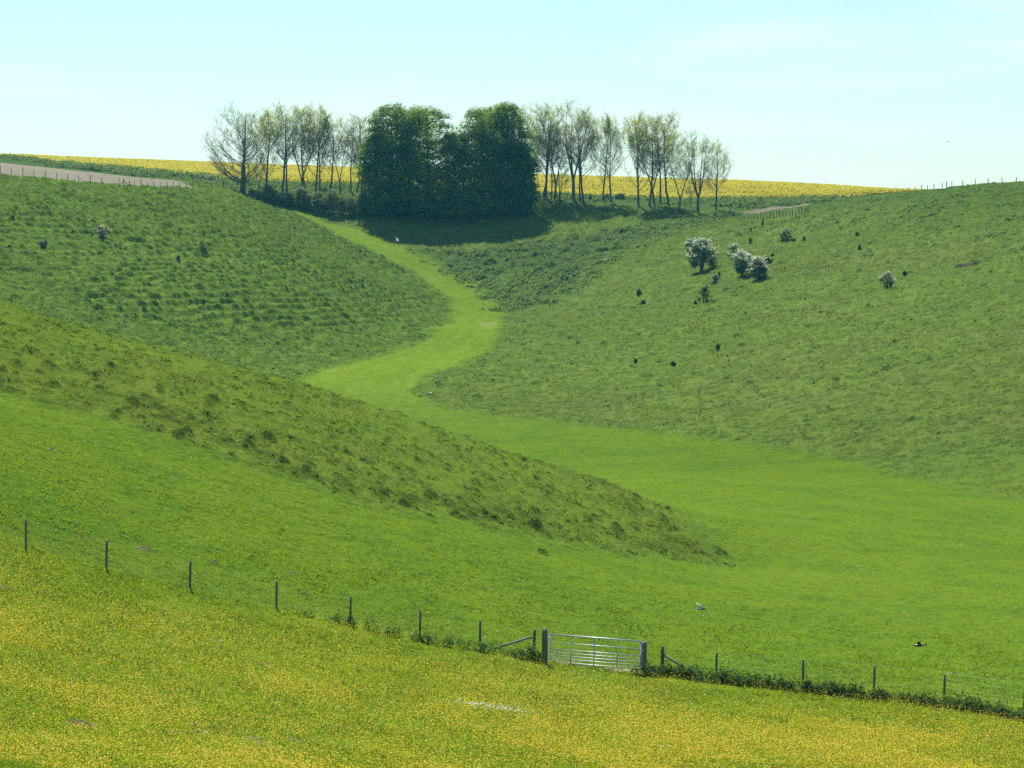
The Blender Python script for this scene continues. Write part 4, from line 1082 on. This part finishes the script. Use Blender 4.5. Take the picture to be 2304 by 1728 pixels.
# nettle clumps by the gate posts: plants of their own
def clump(u, v, pts, label, seed):
    r_ = np.random.default_rng(seed); p = hit(u, v, 60, 130); z = float(gz(p[0], p[1]))
    vv, f = growth('n', [(p[0] + a, p[1] + b, r, h) for a, b, r, h in pts], M_NETTLE, '', '', r_, 260, .085)
    o = empty('nettle_clump', (p[0], p[1], z), label, 'nettles', 'nettle clumps at the gate posts')
    link('foliage', mesh_data('foliage', vv - np.array([p[0], p[1], z]), [f], M_NETTLE), o)
clump(1195, 1486, [(-.45, -.1, .35, .45), (-.1, -.2, .4, .66), (.2, -.15, .36, .62), (.40, -.25, .3, .45), (-.75, 0, .3, .3), (.05, .1, .4, .6), (-1.1, .1, .28, .28), (-1.5, .2, .25, .22)], 'bushy dark nettle clump at the left gate post', 301)
clump(1455, 1520, [(-.25, -.1, .34, .50), (.05, -.15, .38, .62), (.35, -.1, .34, .55), (-.5, -.15, .25, .30), (.6, .05, .3, .5), (.2, .12, .38, .60)], 'bushy dark nettle clump at the right gate post', 302)

# far fences: small posts, each line its own fence
_fp = [post_mesh('post', 1.25, .062, rngf, 6), post_mesh('post', 1.15, .055, rngf, 6), post_mesh('post', 1.5, .09, rngf, 6)]
def far_fence(label, pts, lo, hi, big=(), h=1.0, brace=None, step=None):
    pl = [hit(u, v, lo, hi) for u, v in pts]
    o = empty('wire_fence', (pl[0][0], pl[0][1], float(gz(pl[0][0], pl[0][1]))), label, 'fence', 'wire fences far off on the hilltops')
    tops = []
    for i, p in enumerate(pl):
        z = float(gz(p[0], p[1])); tops.append((p[0], p[1], z))
        c = link('post', _fp[2] if i in big else _fp[i % 2], o, (p[0] - o.location[0], p[1] - o.location[1], z - o.location[2]))
        c.rotation_euler = (rngf.normal(0, .03), rngf.normal(0, .03), 0); c.scale = (1, 1, h * rngf.uniform(.9, 1.08))
    if brace is not None:
        b = np.array(tops[brace]); g = Geo(); off = np.array(o.location)
        for s in (-1, 1): g.tube(np.array([b + [0, 0, 1.0], b + [s * 1.3, -.1, .05]]) - off, [.05, .05], 5)
        link('brace_rail', g.data('brace_rail', M_WOODL), o)
    wires('wire', tops, [.35, .7, 1.05], o, 0, .004, base_off=o.location)
L1 = [(u, float(np.interp(u, [-60, 24, 100, 200, 285, 360, 440, 490, 510], [382, 391, 400, 410, 420, 423, 423, 421, 421]))) for u in list(np.arange(-50, 250, 25.3)) + [268, 279, 291] + list(np.arange(303, 480, 14.5)) + [503, 511]]
far_fence('long fence along the lower edge of the ploughed field, top of the left hillside', L1, 330, 520, big=(13, len(L1) - 2, len(L1) - 1), brace=13)
L2 = [(u, float(np.interp(u, [120, 235, 370, 520], [371, 379, 394, 409]))) for u in np.arange(122, 520, 27)]
far_fence('faint fence in front of the yellow field, beyond the ploughed strip on the left', L2, 490, 640)
L3 = [(1643, 485), (1650, 488), (1656, 491), (1662, 493.5), (1668, 495), (1675, 496)] + [(u, float(np.interp(u, [1680, 1730, 1780, 1815], [496, 493, 487, 480]))) for u in np.arange(1682, 1816, 7.2)] + [(1818, 480)]
far_fence('close set fence curving round the small bare patch right of the wood', L3, 400, 520, big=(0, 13, len(L3) - 1), h=.85)
# crest fence: climbs to the skyline on the right
CR = [(u, None) for u in (1880, 1896, 1912, 1922, 1936, 1951, 1962, 1976, 1989, 2002, 2015, 2030, 2043, 2056, 2071, 2085, 2099, 2118, 2127, 2139, 2163, 2192, 2220, 2252, 2283, 2314)]
def crest_fence():
    pl = []
    for u, _ in CR:
        t = (u - 1152) / F; D = float(np.interp(u, [1880, 1960, 2030, 2083, 2130, 2200, 2304], [492, 480, 466, 446, 428, 412, 398]))
        Dd = np.arange(D - 12, D + 14, 1.0); zz = base(t * Dd, Dd); k = int(np.argmax(zz / Dd)); D = Dd[k] if u > 2030 else D
        pl.append((t * D, D))
    o = empty('wire_fence', (pl[0][0], pl[0][1], float(gz(*pl[0]))), 'fence climbing the right hand crest, its last posts against the sky', 'fence', 'wire fences far off on the hilltops')
    tops = []
    for i, (x_, y_) in enumerate(pl):
        z = float(gz(x_, y_)); tops.append((x_, y_, z))
        c = link('post', _fp[i % 2], o, (x_ - o.location[0], y_ - o.location[1], z - o.location[2])); c.scale = (1, 1, .95 * rngf.uniform(.92, 1.08)); c.rotation_euler = (0, rngf.normal(0, .03), 0)
    wires('wire', tops, [.35, .7, 1.05], o, 0, .004, base_off=o.location)
crest_fence()

# ---- birds on the wing: one continuous body-and-wings surface each
def bird(u, v, D, span, label, yaw, pitch=0.0, roll=0.0, wl=(.25, -.1), wr=(.25, -.1), sweep=.25, pale=None):
    """wl, wr: dihedral of the inner and outer half of each wing (radians); nose along +X"""
    b = bpy.data.meshes.new('bird'); import bmesh
    bm = bmesh.new(); s = span
    st = [(-.40, .055, .012, 0), (-.26, .045, .018, 0), (-.17, .045, .040, 0), (-.05, .075, .070, 0), (.07, .075, .070, 0), (.15, .045, .048, .01), (.20, .042, .044, .015), (.245, .028, .030, .012), (.275, .012, .012, .006), (.32, .003, .003, 0)]
    rings = []; n = 8
    for x_, ry, rz_, dz in st:
        rings.append([bm.verts.new((x_ * s, ry * s * cos(2 * pi * k / n), dz * s + rz_ * s * sin(2 * pi * k / n))) for k in range(n)])
    for a, c in zip(rings[:-1], rings[1:]):
        for k in range(n): bm.faces.new((a[k], a[(k + 1) % n], c[(k + 1) % n], c[k]))
    bm.faces.new(rings[0][::-1]); bm.faces.new(rings[-1])
    fi = []
    for sg, (d0, d1), kk in ((1, wl, 0), (-1, wr, 4)):
        # wing grows out of the flank between rings 3 and 5
        y1 = .24 * cos(d0); z1 = .24 * sin(d0); y2 = y1 + .25 * cos(d1); z2 = z1 + .25 * sin(d1)
        secs = [(.055, .06, .02, .11, .010), (.055 + y1 * .55, .07 - sweep * .05, .02 + z1 * .55, .105, .009), (.055 + y1, .09 - sweep * .1, .02 + z1, .10, .008), (.055 + (y1 + y2) / 2, .03 - sweep * .3, .02 + (z1 + z2) / 2, .085, .006), (.05 + y2, -.04 - sweep * .6, .02 + z2, .035, .003)]
        prev = None
        for (yy, xl, zz, ch, th) in secs:
            ring = [bm.verts.new(((xl + a) * s, sg * yy * s, (zz + t) * s)) for a, t in ((0.02, 0), (-ch * .5, th), (-ch * 1.5, 0), (-ch * .5, -th))]
            if prev:
                for k in range(4):
                    f = (prev[k], prev[(k + 1) % 4], ring[(k + 1) % 4], ring[k]); nf = bm.faces.new(f if sg > 0 else f[::-1])
                    if pale == sg and k in (0, 1) and .2 < yy < .42: fi.append(nf)  # upper inner wing takes the painted sun sheen
            prev = ring
        bm.faces.new(prev if sg > 0 else prev[::-1])
    for f in bm.faces: f.smooth = True
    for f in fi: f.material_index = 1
    bm.normal_update(); bm.to_mesh(b); bm.free()
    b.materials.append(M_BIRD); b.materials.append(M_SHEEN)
    o = bpy.data.objects.new('bird', b); COL.objects.link(o)
    o.location = at(u, v, D); o.rotation_euler = (roll, pitch, yaw)
    return tag(o, label, 'bird', 'dark birds flying over the valley')
bird(1577, 1370, 96, .66, 'black bird with sun sheen painted on one raised wing, flying low over the pasture right of the gate', radians(10), .05, -.15, (.9, .5), (.1, -.3), .2, 1)
bird(2068, 1452, 95, .72, 'all black bird gliding just above the fence at the lower right', radians(165), .1, .35, (.35, .0), (.25, .0), .35)
bird(968, 884, 232, .74, 'dark bird with drooped wings and a painted sun sheen, over the foot of the right hillside', radians(-25), 0, .2, (-.3, -1.2), (-.2, -1.3), .2, 1)
bird(1367, 911, 228, .62, 'small dark bird with sun sheen painted on one wing, low over the right hillside', radians(20), 0, .2, (-.2, -1.0), (-.3, -1.2), .3, 1)
bird(895, 540, 330, 1.0, 'dark bird with a wing painted with sun sheen against the deep shade below the wood', radians(15), -.1, .3, (.5, .3), (-.2, -.3), .2, 1)
bird(1252, 456, 190, .80, 'black bird gliding level in front of the right row of trees', radians(170), .12, .3, (.1, -.05), (.1, .0), .3)
bird(2134, 318, 480, .8, 'tiny grey bird high in the sky at the right', radians(0), 0, .1, (.2, -.1), (.2, -.1), .3)
bird(2088, 407, 520, .6, 'tiny pale bird just above the right hand skyline', radians(0), 0, .1, (.2, -.1), (.2, -.1), .3)
print('things', time.time() - T0)
# ------------------------------------------------------------------ the air over the valley
hz = Geo(); hz.box((-1620, -1620, float(Zg.min()) - 1.0), (1620, 1620, float(max(48.0, Zg.max() + 4))))
hm = bpy.data.materials.new('haze'); hm.use_nodes = True; hn = hm.node_tree; hn.nodes.clear()
ho = hn.nodes.new('ShaderNodeOutputMaterial'); hv = hn.nodes.new('ShaderNodeVolumePrincipled')
hv.inputs['Color'].default_value = (.12, .70, 1.0, 1)
hv.inputs['Density'].default_value = HAZE
hv.inputs['Anisotropy'].default_value = 0.2
hn.links.new(hv.outputs[0], ho.inputs['Volume'])
tag(link('haze', hz.data('haze', hm, False)), kind='stuff')
print('end', time.time() - T0)
